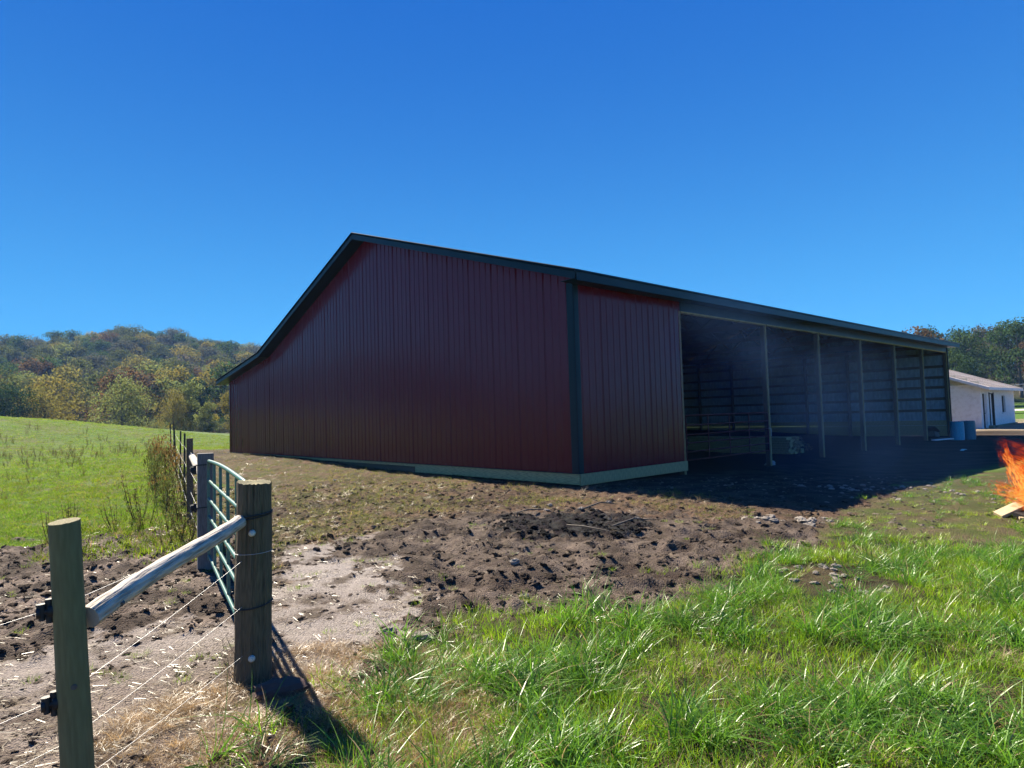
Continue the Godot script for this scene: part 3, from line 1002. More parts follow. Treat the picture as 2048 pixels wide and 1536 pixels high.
# ---------------------------------------------------------------- the whitewashed building behind
func white_building() -> void:
	var o := thing("white_building", "low whitewashed building with a rusty tin roof behind the blue barrels", "building", Vector3(27.2, -0.02, -37.6), PI / 2 - 0.80)
	# local x along the eave wall, local z towards the camera's right; depth runs to -z
	var w := 10.9
	var dp := 8.4
	var e := 2.6
	var rise := 1.55
	one(func(mb):
		# eave wall with door and window openings: piers and lintels
		var t := 0.25
		for q in [[0.0, 0.55, -0.5, e], [0.55, 1.45, 2.05, e], [1.45, 2.3, -0.5, e], [2.3, 3.6, 2.1, e], [3.6, 6.4, -0.5, e], [6.4, 7.6, 1.95, e], [6.4, 7.6, -0.5, 0.85], [7.6, w, -0.5, e]]:
			mb.box(Vector3(q[0], q[2], -t), Vector3(q[1], q[3], 0), 0.002)
		mb.box(Vector3(w - t, -0.5, -dp), Vector3(w, e, -t), 0.002)
		mb.box(Vector3(0, -0.5, -dp - t), Vector3(w, e, -dp), 0.002)
		mb.box(Vector3(0.002, -0.5, -dp), Vector3(t, e, -t), 0.002), "wall", M.white_wall, o)
	var gb := one(func(mb): mb.poly([Vector3(0.12, e, -dp), Vector3(0.12, e, 0.0), Vector3(0.12, e + rise, -dp / 2)]), "gable", M.stain, o)
	for k in 7:
		var y := e + 0.21 * k
		var f0 := (y - e) / rise * dp / 2
		one(func(mb): mb.beam(Vector3(0.03 + 0.004 * (k % 2), y + 0.10, -f0 - 0.02), Vector3(0.03 + 0.004 * (k % 2), y + 0.10, -dp + f0), 0.03, 0.2, Vector3(0.12, 1, 0)), "clapboard", M.clapboard, gb)
	var rf := one(func(mb):
		mb.beam(Vector3(-0.3, e + rise + 0.02, -dp / 2), Vector3(w + 0.4, e + rise + 0.02, -dp / 2), 0.14, 0.06), "roof", M.old_tin, o)
	var x := -0.4
	while x < w + 0.4:
		var x1 := minf(x + 0.8, w + 0.45)
		var dy := rng.randf_range(-0.008, 0.008)
		one(func(mb):
			mb.beam(Vector3((x + x1) / 2, e - 0.20 + dy, 0.5), Vector3((x + x1) / 2, e + rise + 0.02 + dy, -dp / 2), x1 - x - 0.012, 0.02, Vector3.UP, 0.004)
			mb.beam(Vector3(x1 - 0.01, e - 0.18 + dy, 0.5), Vector3(x1 - 0.01, e + rise + 0.04 + dy, -dp / 2), 0.05, 0.035, Vector3.UP, 0.004), "roof_sheet", M.old_tin, rf)
		one(func(mb): mb.beam(Vector3((x + x1) / 2, e - 0.20, -dp - 0.5), Vector3((x + x1) / 2, e + rise + 0.02, -dp / 2), x1 - x - 0.012, 0.02, Vector3.UP, 0.004), "roof_sheet", M.old_tin, rf)
		x = x1
	one(func(mb): mb.beam(Vector3(-0.42, e - 0.26, 0.49), Vector3(w + 0.45, e - 0.26, 0.49), 0.03, 0.17), "fascia", M.white_wall, o)
	one(func(mb):
		mb.beam(Vector3(-0.40, e - 0.25, 0.47), Vector3(-0.40, e + rise - 0.07, -dp / 2), 0.04, 0.16)
		mb.beam(Vector3(-0.40, e - 0.25, -dp - 0.47), Vector3(-0.40, e + rise - 0.07, -dp / 2), 0.04, 0.16), "rake_board", M.white_wall, o)
	# doors: an open dark doorway with a white leaf, a closed plank door
	var d1 := one(func(mb): mb.box(Vector3(0.52, -0.3, -0.21), Vector3(0.60, 2.06, 0.06), 0.004), "door_frame", M.dark_steel, o)
	one(func(mb): mb.box(Vector3(1.42, -0.3, -0.2), Vector3(1.50, 2.05, 0.05), 0.004), "door_jamb", M.white_wall, d1)
	var door := one(func(mb): mb.box(Vector3(0.98, -0.25, -0.14), Vector3(1.44, 2.02, -0.10), 0.004), "door", M.white_wall, o)
	one(func(mb): mb.tube([Vector3(1.36, 0.9, -0.09), Vector3(1.36, 0.9, -0.04)], [0.03, 0.025], 8), "handle", M.dark_steel, door)
	var d2 := one(func(mb): mb.box(Vector3(2.38, -0.25, -0.14), Vector3(3.54, 2.06, -0.10), 0.004), "door", M.clapboard, o)
	for k in 5:
		one(func(mb): mb.box(Vector3(2.40 + 0.226 * k, -0.2, -0.098), Vector3(2.40 + 0.226 * k + 0.216, 2.04, -0.075), 0.004), "plank", M.white_wall, d2)
	one(func(mb):
		mb.box(Vector3(2.30, -0.3, -0.2), Vector3(2.36, 2.14, 0.05), 0.004)
		mb.box(Vector3(3.56, -0.3, -0.2), Vector3(3.62, 2.14, 0.05), 0.004), "door_frame", M.dark_steel, o)
	var win := one(func(mb):
		for q in [[6.38, 6.46, 0.85, 1.95], [7.54, 7.62, 0.85, 1.95], [6.46, 7.54, 1.88, 1.95], [6.46, 7.54, 0.85, 0.92], [6.97, 7.03, 0.92, 1.88]]:
			mb.box(Vector3(q[0], q[2], -0.18), Vector3(q[1], q[3], -0.10), 0.003), "window", M.bark, o)
	var glass := StandardMaterial3D.new()
	glass.transparency = BaseMaterial3D.TRANSPARENCY_ALPHA
	glass.albedo_color = Color(0.5, 0.55, 0.6, 0.25)
	glass.roughness = 0.05
	for q in [[6.46, 6.97], [7.03, 7.54]]:
		one(func(mb): mb.box(Vector3(q[0], 0.92, -0.145), Vector3(q[1], 1.88, -0.139), 0.001), "pane", glass, win)
	one(func(mb): mb.box(Vector3(6.3, 0.78, -0.12), Vector3(7.7, 0.85, 0.06), 0.004), "window_sill", M.white_wall, win)
	# damp, lichen-stained footing
	one(func(mb):
		mb.box(Vector3(1.5, -0.5, 0.0), Vector3(2.2, 0.16, 0.28), 0.05)
		mb.box(Vector3(3.7, -0.5, 0.0), Vector3(w + 0.1, 0.10, 0.12), 0.03), "footing", M.stain, o)
	# two blue drums in front
	var spots := [[Vector3(21.0, 0, 30.7), "light blue plastic drum, the left one of the two by the white building", 0.3], [Vector3(21.75, 0, 31.0), "darker blue plastic drum, the right one of the two by the white building", 1.4]]
	var first: Node3D
	for q in spots:
		var p: Vector3 = q[0]
		var b: Node3D
		if first == null:
			b = thing("drum", "", "barrel")
			first = b
			one(func(mb):
				mb.tube([Vector3(0, 0, 0), Vector3(0, 0.02, 0), Vector3(0, 0.10, 0), Vector3(0, 0.29, 0), Vector3(0, 0.30, 0), Vector3(0, 0.33, 0), Vector3(0, 0.34, 0), Vector3(0, 0.57, 0), Vector3(0, 0.58, 0), Vector3(0, 0.61, 0), Vector3(0, 0.62, 0), Vector3(0, 0.80, 0), Vector3(0, 0.88, 0)], [0.26, 0.275, 0.29, 0.292, 0.30, 0.30, 0.292, 0.292, 0.30, 0.30, 0.292, 0.288, 0.27], 28, true), "body", M.barrel, b)
			one(func(mb):
				var ring := []
				for k in 25:
					ring.append(Vector3(cos(TAU * k / 24) * 0.262, 0.885, sin(TAU * k / 24) * 0.262))
				var rr := []
				for k in 25:
					rr.append(0.014)
				mb.tube(ring, rr, 6, false), "rim", M.barrel, b)
			for k in 2:
				one(func(mb): mb.tube([Vector3(-0.14 + 0.28 * k, 0.875, 0), Vector3(-0.14 + 0.28 * k, 0.905, 0)], [0.035, 0.03], 10), "bung", M.black, b)
		else:
			b = first.duplicate()
			put(b, "drum")
			for c in b.get_children():
				if c is MeshInstance3D and c.material_override == M.barrel:
					var m: StandardMaterial3D = M.barrel.duplicate()
					m.albedo_color = Color(0.025, 0.20, 0.28).linear_to_srgb()
					c.material_override = m
		b.position = Vector3(p.x, smooth_h(p.x, p.z) - 0.02, -p.z)
		b.rotation.y = q[2]
		tag(b, q[1], "barrel", "blue drums beside the barn")
	var tin := thing("trough", "dark tilted feed trough beside the drums at the barn's far corner", "trough", Vector3(20.9, smooth_h(21.2, 32.0), -32.4), 0.9)
	one(func(mb):
		mb.beam(Vector3(-1.0, 0.62, 0), Vector3(1.2, 0.30, 0), 0.5, 0.05, Vector3.UP, 0.01), "lid", M.dark_steel, tin)
	one(func(mb): mb.beam(Vector3(-1.0, 0.28, 0), Vector3(1.2, 0.12, 0), 0.42, 0.26, Vector3.UP, 0.02), "basin", M.bark, tin)
	var bd := thing("pale_board", "pale board lying on the ground left of the drums", "board", Vector3(20.0, smooth_h(20.0, 30.3) + 0.03, -30.3), 0.4)
	one(func(mb): mb.beam(Vector3(-0.6, 0.03, 0), Vector3(0.7, 0.05, 0), 0.2, 0.05), "plank", M.white_wall, bd)
	# service wires running from the building across to the right
	for k in 2:
		var mb := MB.new()
		var path := []
		var rr := []
		for q in 25:
			var t := q / 24.0
			path.append(Vector3(35.0 + 60.0 * t, 2.45 + 0.2 * k + (6.0 + k) * t - 0.6 * sin(t * PI), -45.1 - 8.0 * t))
			rr.append(0.018)
		mb.tube(path, rr, 5)
		tag(part("power_line", mb.mesh(), M.grey_steel), ["lower thin service wire crossing in front of the right-hand trees", "upper thin service wire crossing in front of the right-hand trees"][k], "cable", "service wires at the right")
	var road := MB.new()
	for k in 20:
		var x0 := 36.0 + k * 4.0
		var z0 := 74.0 + 3.0 * sin(k * 0.25)
		var z1 := 74.0 + 3.0 * sin((k + 1) * 0.25)
		road.quad(at(x0, z0, 0.35), at(x0 + 4.0, z1, 0.35), at(x0 + 4.0, z1 + 5.0, 0.5), at(x0, z0 + 5.0, 0.5))
	tag(part("farm_road", road.mesh(), grain(mat(Color(0.62, 0.58, 0.52), 0.95), M.grey, Vector3(1, 1, 1))), "pale gravel farm road far right behind the white building", "road", "", "structure")

# ---------------------------------------------------------------- trees
func crown(seed_: int, w: float, h: float, lobes: int, count: int, leaf: float, spread := 1.0) -> ArrayMesh:
	var r := RandomNumberGenerator.new()
	r.seed = seed_
	var mb := MB.new()
	var centres := []
	for k in lobes:
		var t := r.randf() * TAU
		var y := pow(r.randf(), 0.9)
		var reach := (0.16 + 0.84 * sqrt(maxf(0.0, 1.0 - pow(y * 2.0 - 0.75, 2.0) / 1.6))) * 0.62 * spread
		var q := r.randf_range(0.25, 1.0)
		centres.append([Vector3(cos(t) * reach * q * w, h * (0.16 + 0.72 * y), sin(t) * reach * q * w), r.randf_range(0.13, 0.25) * w, r.randf_range(0.72, 1.25), r.randf_range(-1, 1)])
	centres.append([Vector3(0, h * 0.86, 0), 0.28 * w, 1.1, 0.0])
	for k in count:
		var c: Array = centres[r.randi() % centres.size()]
		var dir := Vector3(r.randfn(), r.randfn() * 0.9 + 0.25, r.randfn()).normalized()
		var rad: float = c[1]
		var shell := 1.0 - 0.55 * pow(r.randf(), 2.0)
		if r.randf() < 0.10:
			shell = r.randf_range(1.0, 1.22)
		var p: Vector3 = c[0] + Vector3(dir.x, dir.y * 0.82, dir.z) * rad * shell
		var nn := (dir + Vector3(r.randfn(), r.randfn(), r.randfn()) * 0.75).normalized()
		var s := nn.cross(Vector3(r.randfn(), r.randfn(), r.randfn())).normalized()
		var u := s.cross(nn)
		var z := leaf * r.randf_range(0.55, 1.35)
		var g: float = c[2] * r.randf_range(0.62, 1.4)
		var warm: float = clampf(0.5 + 0.3 * c[3] + 0.25 * r.randfn(), 0.0, 1.0)
		mb.col = Color(g * lerpf(0.82, 1.25, warm), g, g * lerpf(1.1, 0.7, warm))
		mb.quad(p - s * z * r.randf_range(0.6, 1.0), p - u * z * r.randf_range(0.5, 1.0), p + s * z * r.randf_range(0.6, 1.0), p + u * z * r.randf_range(0.5, 1.0))
	return mb.mesh()

func trunk_mesh(seed_: int, h: float, w: float) -> ArrayMesh:
	var r := RandomNumberGenerator.new()
	r.seed = seed_
	var mb := MB.new()
	var path := []
	for k in 7:
		path.append(Vector3(r.randf_range(-0.1, 0.1) * k * 0.3, -0.4 + (h * 0.82 + 0.4) * k / 6.0, r.randf_range(-0.1, 0.1) * k * 0.3))
	mb.tube(path, [0.030 * h, 0.022 * h, 0.018 * h, 0.015 * h, 0.011 * h, 0.007 * h, 0.002 * h], 8)
	for k in 9:
		var i := 2 + r.randi() % 4
		var t := r.randf() * TAU
		var a: Vector3 = path[i]
		var b := a + Vector3(cos(t) * w * 0.30, h * r.randf_range(0.10, 0.22), sin(t) * w * 0.30)
		mb.tube([a, a.lerp(b, 0.5) + Vector3(0, -0.03 * h, 0), b], [0.009 * h, 0.006 * h, 0.002 * h], 5)
	return mb.mesh()

var crowns := []
var trunks := []
var leaf_mats := {}

func tree(called: String, label: String, group: String, shape: int, m: Material, x: float, z: float, size: float, sink := 0.0, wide := 1.0) -> Node3D:
	var o := Node3D.new()
	o.position = Vector3(x, smooth_h(x, z) - sink, -z)
	o.rotation.y = rng.randf() * TAU
	o.scale = Vector3(size * wide, size, size * wide)
	put(o, called)
	tag(o, label, "bush" if called.contains("shrub") else "tree", group)
	part("crown", crowns[shape], m, o)
	part("trunk", trunks[shape], M.bark, o)
	return o

func tinted(r: float, g: float, b: float) -> StandardMaterial3D:
	var m: StandardMaterial3D = M.leaf.duplicate()
	m.albedo_color = lin(r, g, b)
	return m

func hillside() -> void:
	# unit trees 10 m tall
	for k in 6:
		crowns.append(crown(100 + k, [6.8, 6.0, 7.6, 5.4, 7.0, 6.4][k], 10.0, [34, 28, 38, 26, 36, 30][k], 4600, 0.17))
		trunks.append(trunk_mesh(200 + k, 10.0, 6.0))
	crowns.append(crown(120, 7.8, 9.5, 60, 7000, 0.135))      # 6: broad round field tree
	trunks.append(trunk_mesh(220, 10.0, 7.0))
	crowns.append(crown(121, 8.5, 6.5, 16, 2200, 0.17, 1.2))  # 7: low shrub
	trunks.append(trunk_mesh(221, 5.0, 6.0))
	crowns.append(crown(122, 6.0, 10.0, 13, 900, 0.22))       # 8: thin, nearly bare
	trunks.append(trunk_mesh(222, 12.0, 7.0))
	var L := {
		"olive": tinted(0.098, 0.115, 0.036), "green": tinted(0.058, 0.100, 0.032), "dark": tinted(0.024, 0.052, 0.022), "yellow": tinted(0.230, 0.205, 0.050),
		"russet": tinted(0.135, 0.088, 0.042), "grey": tinted(0.100, 0.105, 0.072), "lime": tinted(0.200, 0.230, 0.070), "bare": tinted(0.115, 0.098, 0.076),
	}
	var words := {"olive": "olive green leafy tree", "green": "mid green leafy tree", "dark": "very dark green tree", "yellow": "yellowing autumn tree", "russet": "russet brown autumn tree", "grey": "grey green thinning tree", "lime": "pale yellow-green tree", "bare": "brownish half-bare tree"}
	# single trees along the foot of the hill: px given as bearing (x/z) and distance
	var feature := [
		["dark_tree", "very dark green broad tree at the far left edge of the pasture", 6, "dark", -0.785, 92.0, 0.92, 1.0],
		["field_tree", "rounded yellow-olive tree behind the pasture crest, second from the left edge", 6, "yellow", -0.725, 98.0, 0.92, 1.0],
		["field_tree", "large round yellow-green tree standing alone at the foot of the hill", 6, "lime", -0.605, 101.0, 1.06, 0.88],
		["field_tree", "yellow-leaved tree right of the large round one, near the fence bush", 6, "yellow", -0.525, 100.0, 0.82, 0.7],
		["field_tree", "slender pale green tree touching the yellow-leaved one at the hill foot", 3, "lime", -0.500, 103.0, 0.92, 0.8],
		["field_tree", "small bright green tree just left of the barn's low eave", 3, "lime", -0.470, 99.0, 0.55, 0.9],
		["field_tree", "amber-leaved tree partly hidden by the barn's far left corner", 1, "yellow", -0.437, 101.0, 0.72, 0.9],
	]
	for f in feature:
		var z: float = f[5]
		tree(f[0], f[1], "", f[2], L[f[3]], float(f[4]) * z, z, f[6], 0.3, f[7])
	# brush in front of the wood
	for k in 46:
		var bear := lerpf(-0.86, -0.40, (k + rng.randf()) / 46.0)
		var z := rng.randf_range(104.0, 124.0)
		var kind: String = ["grey", "olive", "lime", "green", "bare", "russet"][rng.randi() % 6]
		tree("shrub", "%s brush clump at the hill foot, %s" % [{"grey": "grey-green", "olive": "olive", "lime": "pale green", "green": "mid green", "bare": "brown twiggy", "russet": "rusty"}[kind], ["at the left edge", "under the yellow-olive tree", "left of the lone round tree", "by the lone round tree", "right of the lone round tree", "behind the fence bush", "behind the fence posts", "by the barn corner"][k * 8 / 46]], "brush along the foot of the left hill", 7, L[kind], bear * z, z, rng.randf_range(0.22, 0.5), 0.2)
	# the wooded hill on the left
	var kinds := ["olive", "olive", "green", "green", "grey", "russet", "yellow", "dark", "lime", "green", "grey", "olive", "green"]
	var n := 0
	for row in 17:
		var d := 146.0 + row * 17.5
		var steps := int(0.52 * d / (7.4 + row * 0.2))
		for k in steps:
			var az := -0.74 + 0.52 * (k + rng.randf_range(0.1, 0.9)) / steps
			if az > -0.345 and rng.randf() < 0.5:
				continue
			var dist := d + rng.randf_range(-8, 8)
			var patch := n_big.get_noise_2d(az * 150.0, dist * 0.25)
			var kind: String = kinds[rng.randi() % kinds.size()]
			if patch > 0.28:
				kind = ["russet", "bare", "yellow", "olive"][rng.randi() % 4]
			if row >= 14 and rng.randf() < 0.7:
				kind = ["green", "grey", "olive"][rng.randi() % 3]
			var shape := 8 if kind == "bare" and rng.randf() < 0.6 else rng.randi() % 6
			var label := "%s, %s, %s" % [words[kind], ["lowest row at the hill foot", "second row of the hill", "third row of the hill", "fourth row of the hill", "fifth row of the hill", "just below the hilltop", "on the hilltop ridge"][mini(row / 2, 6) if row < 15 else 6], ["at the far left", "left of the summit", "under the summit", "right of the summit", "beside the barn roof"][clampi(int((az + 0.70) / 0.078), 0, 4)]]
			tree("hill_tree", label, words[kind].replace("tree", "trees") + " of the left hill", shape, L[kind], sin(az) * dist, cos(az) * dist, rng.randf_range(1.05, 1.65), 1.2, rng.randf_range(0.95, 1.25))
			n += 1
	# the same treeline going on to the left, out of the frame but mirrored in the siding
	for k in 34:
		var az := lerpf(-1.95, -0.86, (k + rng.randf()) / 34.0)
		var dist := rng.randf_range(100.0, 140.0)
		var kind: String = kinds[rng.randi() % kinds.size()]
		tree("hedgerow_tree", "%s in the treeline left of the pasture, %s" % [words[kind], ["nearest", "second stretch", "third stretch", "fourth stretch", "farthest"][k / 7]], words[kind].replace("tree", "trees") + " left of the pasture", rng.randi() % 6, L[kind], sin(az) * dist, cos(az) * dist, rng.randf_range(0.7, 1.15), 0.4)
	# wood on the right, behind the white building
	for row in 6:
		var d := 125.0 + row * 17.0
		var steps := int(0.47 * d / 6.6)
		for k in steps:
			var az := 0.45 + 0.47 * (k + rng.randf_range(0.1, 0.9)) / steps
			var dist := d + rng.randf_range(-4, 4)
			if row == 0 and az > 0.64:
				continue
			var kind: String = ["green", "olive", "grey", "green", "russet", "dark", "green", "dark", "olive"][rng.randi() % 9]
			var shape := 8 if kind == "bare" and rng.randf() < 0.7 else rng.randi() % 6
			tree("wood_tree", "%s in the %s of the right wood, %s" % [words[kind], ["front row", "second row", "third row", "fourth row", "fifth row", "back row"][row], ["by the barn eave", "over the white building", "past the white building", "at far right"][clampi(int((az - 0.45) / 0.08), 0, 3)]], words[kind].replace("tree", "trees") + " behind the white building", shape, L[kind], sin(az) * dist, cos(az) * dist, rng.randf_range(0.95, 1.5), 0.5, rng.randf_range(0.8, 1.1))
	# vine-grown bush on the pasture fence
	var vine := crown(140, 1.5, 1.5, 12, 800, 0.038, 1.0)
	var reds := tinted(0.17, 0.115, 0.045)
	var greens := tinted(0.10, 0.12, 0.035)
	var spots := [[-7.0, 13.0, 1.02, "tall vine-covered bush with reddish leaves grown over the pasture fence", reds], [-7.75, 14.0, 0.8, "olive leafy bush behind the reddish vine on the pasture fence", greens], [-6.2, 11.6, 0.6, "low olive bush at the foot of the pasture fence", greens], [-9.1, 16.6, 0.9, "brownish bush farther along the pasture fence", reds]]
	spots.append([-7.05, 12.8, 0.8, "olive green growth in the lower half of the reddish vine bush", greens])
	for q in spots:
		var o := thing("fence_shrub", q[3], "bush", Vector3(q[0], smooth_h(q[0], q[1]) - 0.15, -float(q[1])), rng.randf() * TAU)
		o.scale = Vector3(0.40, 1.0, 0.40) * float(q[2])
		part("foliage", vine, q[4], o)
		part("stems", trunk_mesh(141, 1.4, 1.2), M.bark, o)

# ---------------------------------------------------------------- fire
# glowing gas: streaky, thinning out to nothing towards the rim and the tip of a tongue
func flame_look(m: StandardMaterial3D, seed_: int) -> void:
	var n := FastNoiseLite.new()
	n.seed = seed_
	n.frequency = 0.045
	n.fractal_octaves = 4
	var w := 96
	var h := 256
	var alpha := Image.create(w, h, false, Image.FORMAT_RGBA8)
	var glow := Image.create(w, h, false, Image.FORMAT_RGBA8)
	for y in h:
		for x in w:
			var v := float(y) / h                   # 0 at the root, 1 at the tip
			var u := absf(x / (w - 1.0) * 2.0 - 1.0)
			var a := n.get_noise_2d(x * 1.5, y * 0.55)
			var b := n.get_noise_2d(x * 3.6 + 300.0, y * 1.3)
			var body := (1.0 - u) * 1.6 - 0.8 * v * v + 1.1 * a + 0.55 * b - 0.05
			var t := clampf(body, 0.0, 1.0) * minf(1.0, (1.0 - u) * 5.0) * minf(1.0, (1.0 - v) * 4.0)
			alpha.set_pixel(x, y, Color(0.01, 0.01, 0.01, clampf(t * (0.85 - 0.30 * v), 0.0, 0.82)))
			var heat := clampf(t * 0.9 - 0.45 * v + 0.25 + 0.35 * b, 0.0, 1.0)
			glow.set_pixel(x, y, Color(0.45, 0.10, 0.04).lerp(Color(0.93, 0.33, 0.08), clampf(heat * 2.0, 0, 1)).lerp(Color(1.0, 0.66, 0.30), clampf(heat * 2.0 - 1.0, 0, 1)))
	m.albedo_texture = ImageTexture.create_from_image(alpha)
	m.emission_texture = ImageTexture.create_from_image(glow)
	m.texture_repeat = false

func flame_sheet(mb: MB, path: Array, wide: float, yaw: float, ph: float) -> void:
	var cols := 6
	var first := mb.v.size()
	for k in path.size():
		var w := float(k) / (path.size() - 1)
		var turn := yaw + 1.1 * sin(w * 4.0 + ph)
		var side := Vector3(cos(turn), 0.25 * sin(w * 6.0 + ph), sin(turn))
		var deep := Vector3(-sin(turn), 0, cos(turn))
		for j in cols + 1:
			var u := float(j) / cols * 2.0 - 1.0
			var p: Vector3 = path[k] + side * u * wide * (0.75 + 0.35 * sin(w * 5.0 + ph)) + deep * (0.45 * wide * (1.0 - u * u) + 0.03 * sin(u * 4.0 + w * 9.0))
			mb.vert(p, deep, Vector2(float(j) / cols, w))
	for k in path.size() - 1:
		for j in cols:
			var a := first + k * (cols + 1) + j
			mb.tri_i(a, a + 1, a + cols + 1)
			mb.tri_i(a + 1, a + cols + 2, a + cols + 1)
	smooth(mb)

func fire_pit() -> void:
	var cx := 7.24
	var cz := 8.85
	var gy := smooth_h(cx, cz)
	var f := thing("campfire_flames", "orange flames of the burning scrap heap, curling to the left at the top", "fire", Vector3(cx, gy, -cz))
	var fm := StandardMaterial3D.new()
	fm.transparency = BaseMaterial3D.TRANSPARENCY_ALPHA
	fm.emission_enabled = true
	fm.emission = Color.BLACK
	fm.emission_energy_multiplier = 0.48
	fm.roughness = 1.0
	fm.metallic_specular = 0.0
	var fm2: StandardMaterial3D = fm.duplicate()
	flame_look(fm, 81)
	flame_look(fm2, 82)
	fm2.emission_energy_multiplier = 0.36
	for k in 30:
		var a := rng.randf() * TAU
		var q := rng.randf_range(0.0, 0.40)
		var base := Vector3(cos(a) * q + 0.02, 0.05, sin(a) * q * 0.7)
		var h := rng.randf_range(0.40, 0.95) * (1.0 - 0.35 * q)
		var curl := rng.randf_range(0.05, 0.25)
		if k < 11:                       # the tall tongues that the wind bends over to the left
			h = rng.randf_range(0.9, 1.2)
			curl = rng.randf_range(0.25, 0.64)
			base.x = rng.randf_range(-0.22, 0.25)
		var path := []
		var ph := rng.randf() * TAU
		for s in 15:
			var w := s / 14.0
			path.append(base + Vector3(-curl * pow(w, 2.4) * 1.15 + 0.06 * sin(w * 7.0 + ph) * w, h * (w - 0.22 * curl * pow(w, 3.0)), 0.07 * cos(w * 5.0 + ph) * w))
		var wide := rng.randf_range(0.15, 0.30)
		var yaw := rng.randf_range(-0.9, 0.9)
		one(func(mb): flame_sheet(mb, path, wide, yaw, ph), "flame", fm if k % 2 == 0 else fm2, f)
	var lamp := OmniLight3D.new()
	lamp.name = "fire_glow"
	lamp.position = Vector3(cx, gy + 0.45, -cz)
	lamp.light_color = Color(1.0, 0.55, 0.22)
	lamp.light_energy = 0.35
	lamp.light_size = 0.2
	lamp.omni_range = 12.0
	lamp.omni_attenuation = 2.0
	lamp.shadow_enabled = true
	add_child(lamp)
	var char_wood := grain(mat(Color(0.022, 0.018, 0.016), 0.95), M.grey, Vector3(4, 4, 4))
	var fresh := grain(mat(Color(0.55, 0.42, 0.25), 0.8), M.grey, Vector3(1, 6, 6))
	var specs := [
		["tilted pale plank end sticking out of the fire to the left", Vector3(6.63, 0.03, 8.98), Vector3(6.98, 0.20, 8.92), 0.19, 0.045, fresh],
		["narrow pale stick lying on the ground in front of the fire", Vector3(6.72, 0.03, 8.72), Vector3(6.98, 0.02, 8.60), 0.055, 0.03, fresh],
		["charred black board under the flames", Vector3(6.75, 0.05, 8.75), Vector3(7.6, 0.12, 9.1), 0.16, 0.05, char_wood],
		["charred beam crossing under the flames to the right", Vector3(6.9, 0.08, 9.15), Vector3(7.7, 0.10, 8.6), 0.10, 0.10, char_wood],
		["blackened stake leaning into the fire", Vector3(7.1, 0.0, 9.3), Vector3(7.2, 0.5, 8.9), 0.07, 0.05, char_wood],
	]
	for q in specs:
		var a: Vector3 = q[1]
		var b: Vector3 = q[2]
		var o := thing("firewood", q[0], "wood", Vector3(a.x, smooth_h(a.x, a.z), -a.z), 0.0, "scrap wood in the fire")
		var d := Vector3(b.x - a.x, b.y, -(b.z - a.z))
		one(func(mb): mb.beam(Vector3(0, a.y, 0), d, q[3], q[4], Vector3(0.1, 1, 0.2), 0.006), "plank", q[5], o)
		if q[5] == fresh:
			one(func(mb): mb.beam(d * 0.80 + Vector3(0, a.y * 0.2 + 0.001, 0), d * 1.04, float(q[3]) + 0.004, float(q[4]) + 0.004, Vector3(0.1, 1, 0.2), 0.006), "charred_end", char_wood, o)

# ---------------------------------------------------------------- things in the yard
func lump(seed_: int, squash: float, rough: float) -> ArrayMesh:
	var s := SphereMesh.new()
	s.radius = 1.0
	s.height = 2.0
	s.radial_segments = 12
	s.rings = 6
	var a := s.get_mesh_arrays()
	var n := FastNoiseLite.new()
	n.seed = seed_
	n.frequency = 0.75
	n.fractal_octaves = 3
	var mb := MB.new()
	var src: PackedVector3Array = a[Mesh.ARRAY_VERTEX]
	var ids: PackedInt32Array = a[Mesh.ARRAY_INDEX]
	for i in src.size():
		var p := src[i] * (1.0 + rough * n.get_noise_3dv(src[i] * 1.8))
		src[i] = Vector3(p.x, p.y * squash, p.z)
	for i in range(0, ids.size(), 3):
		if (src[ids[i + 1]] - src[ids[i]]).cross(src[ids[i + 2]] - src[ids[i]]).length() > 1e-9:
			mb.tri(src[ids[i]], src[ids[i + 2]], src[ids[i + 1]])
	return mb.mesh()

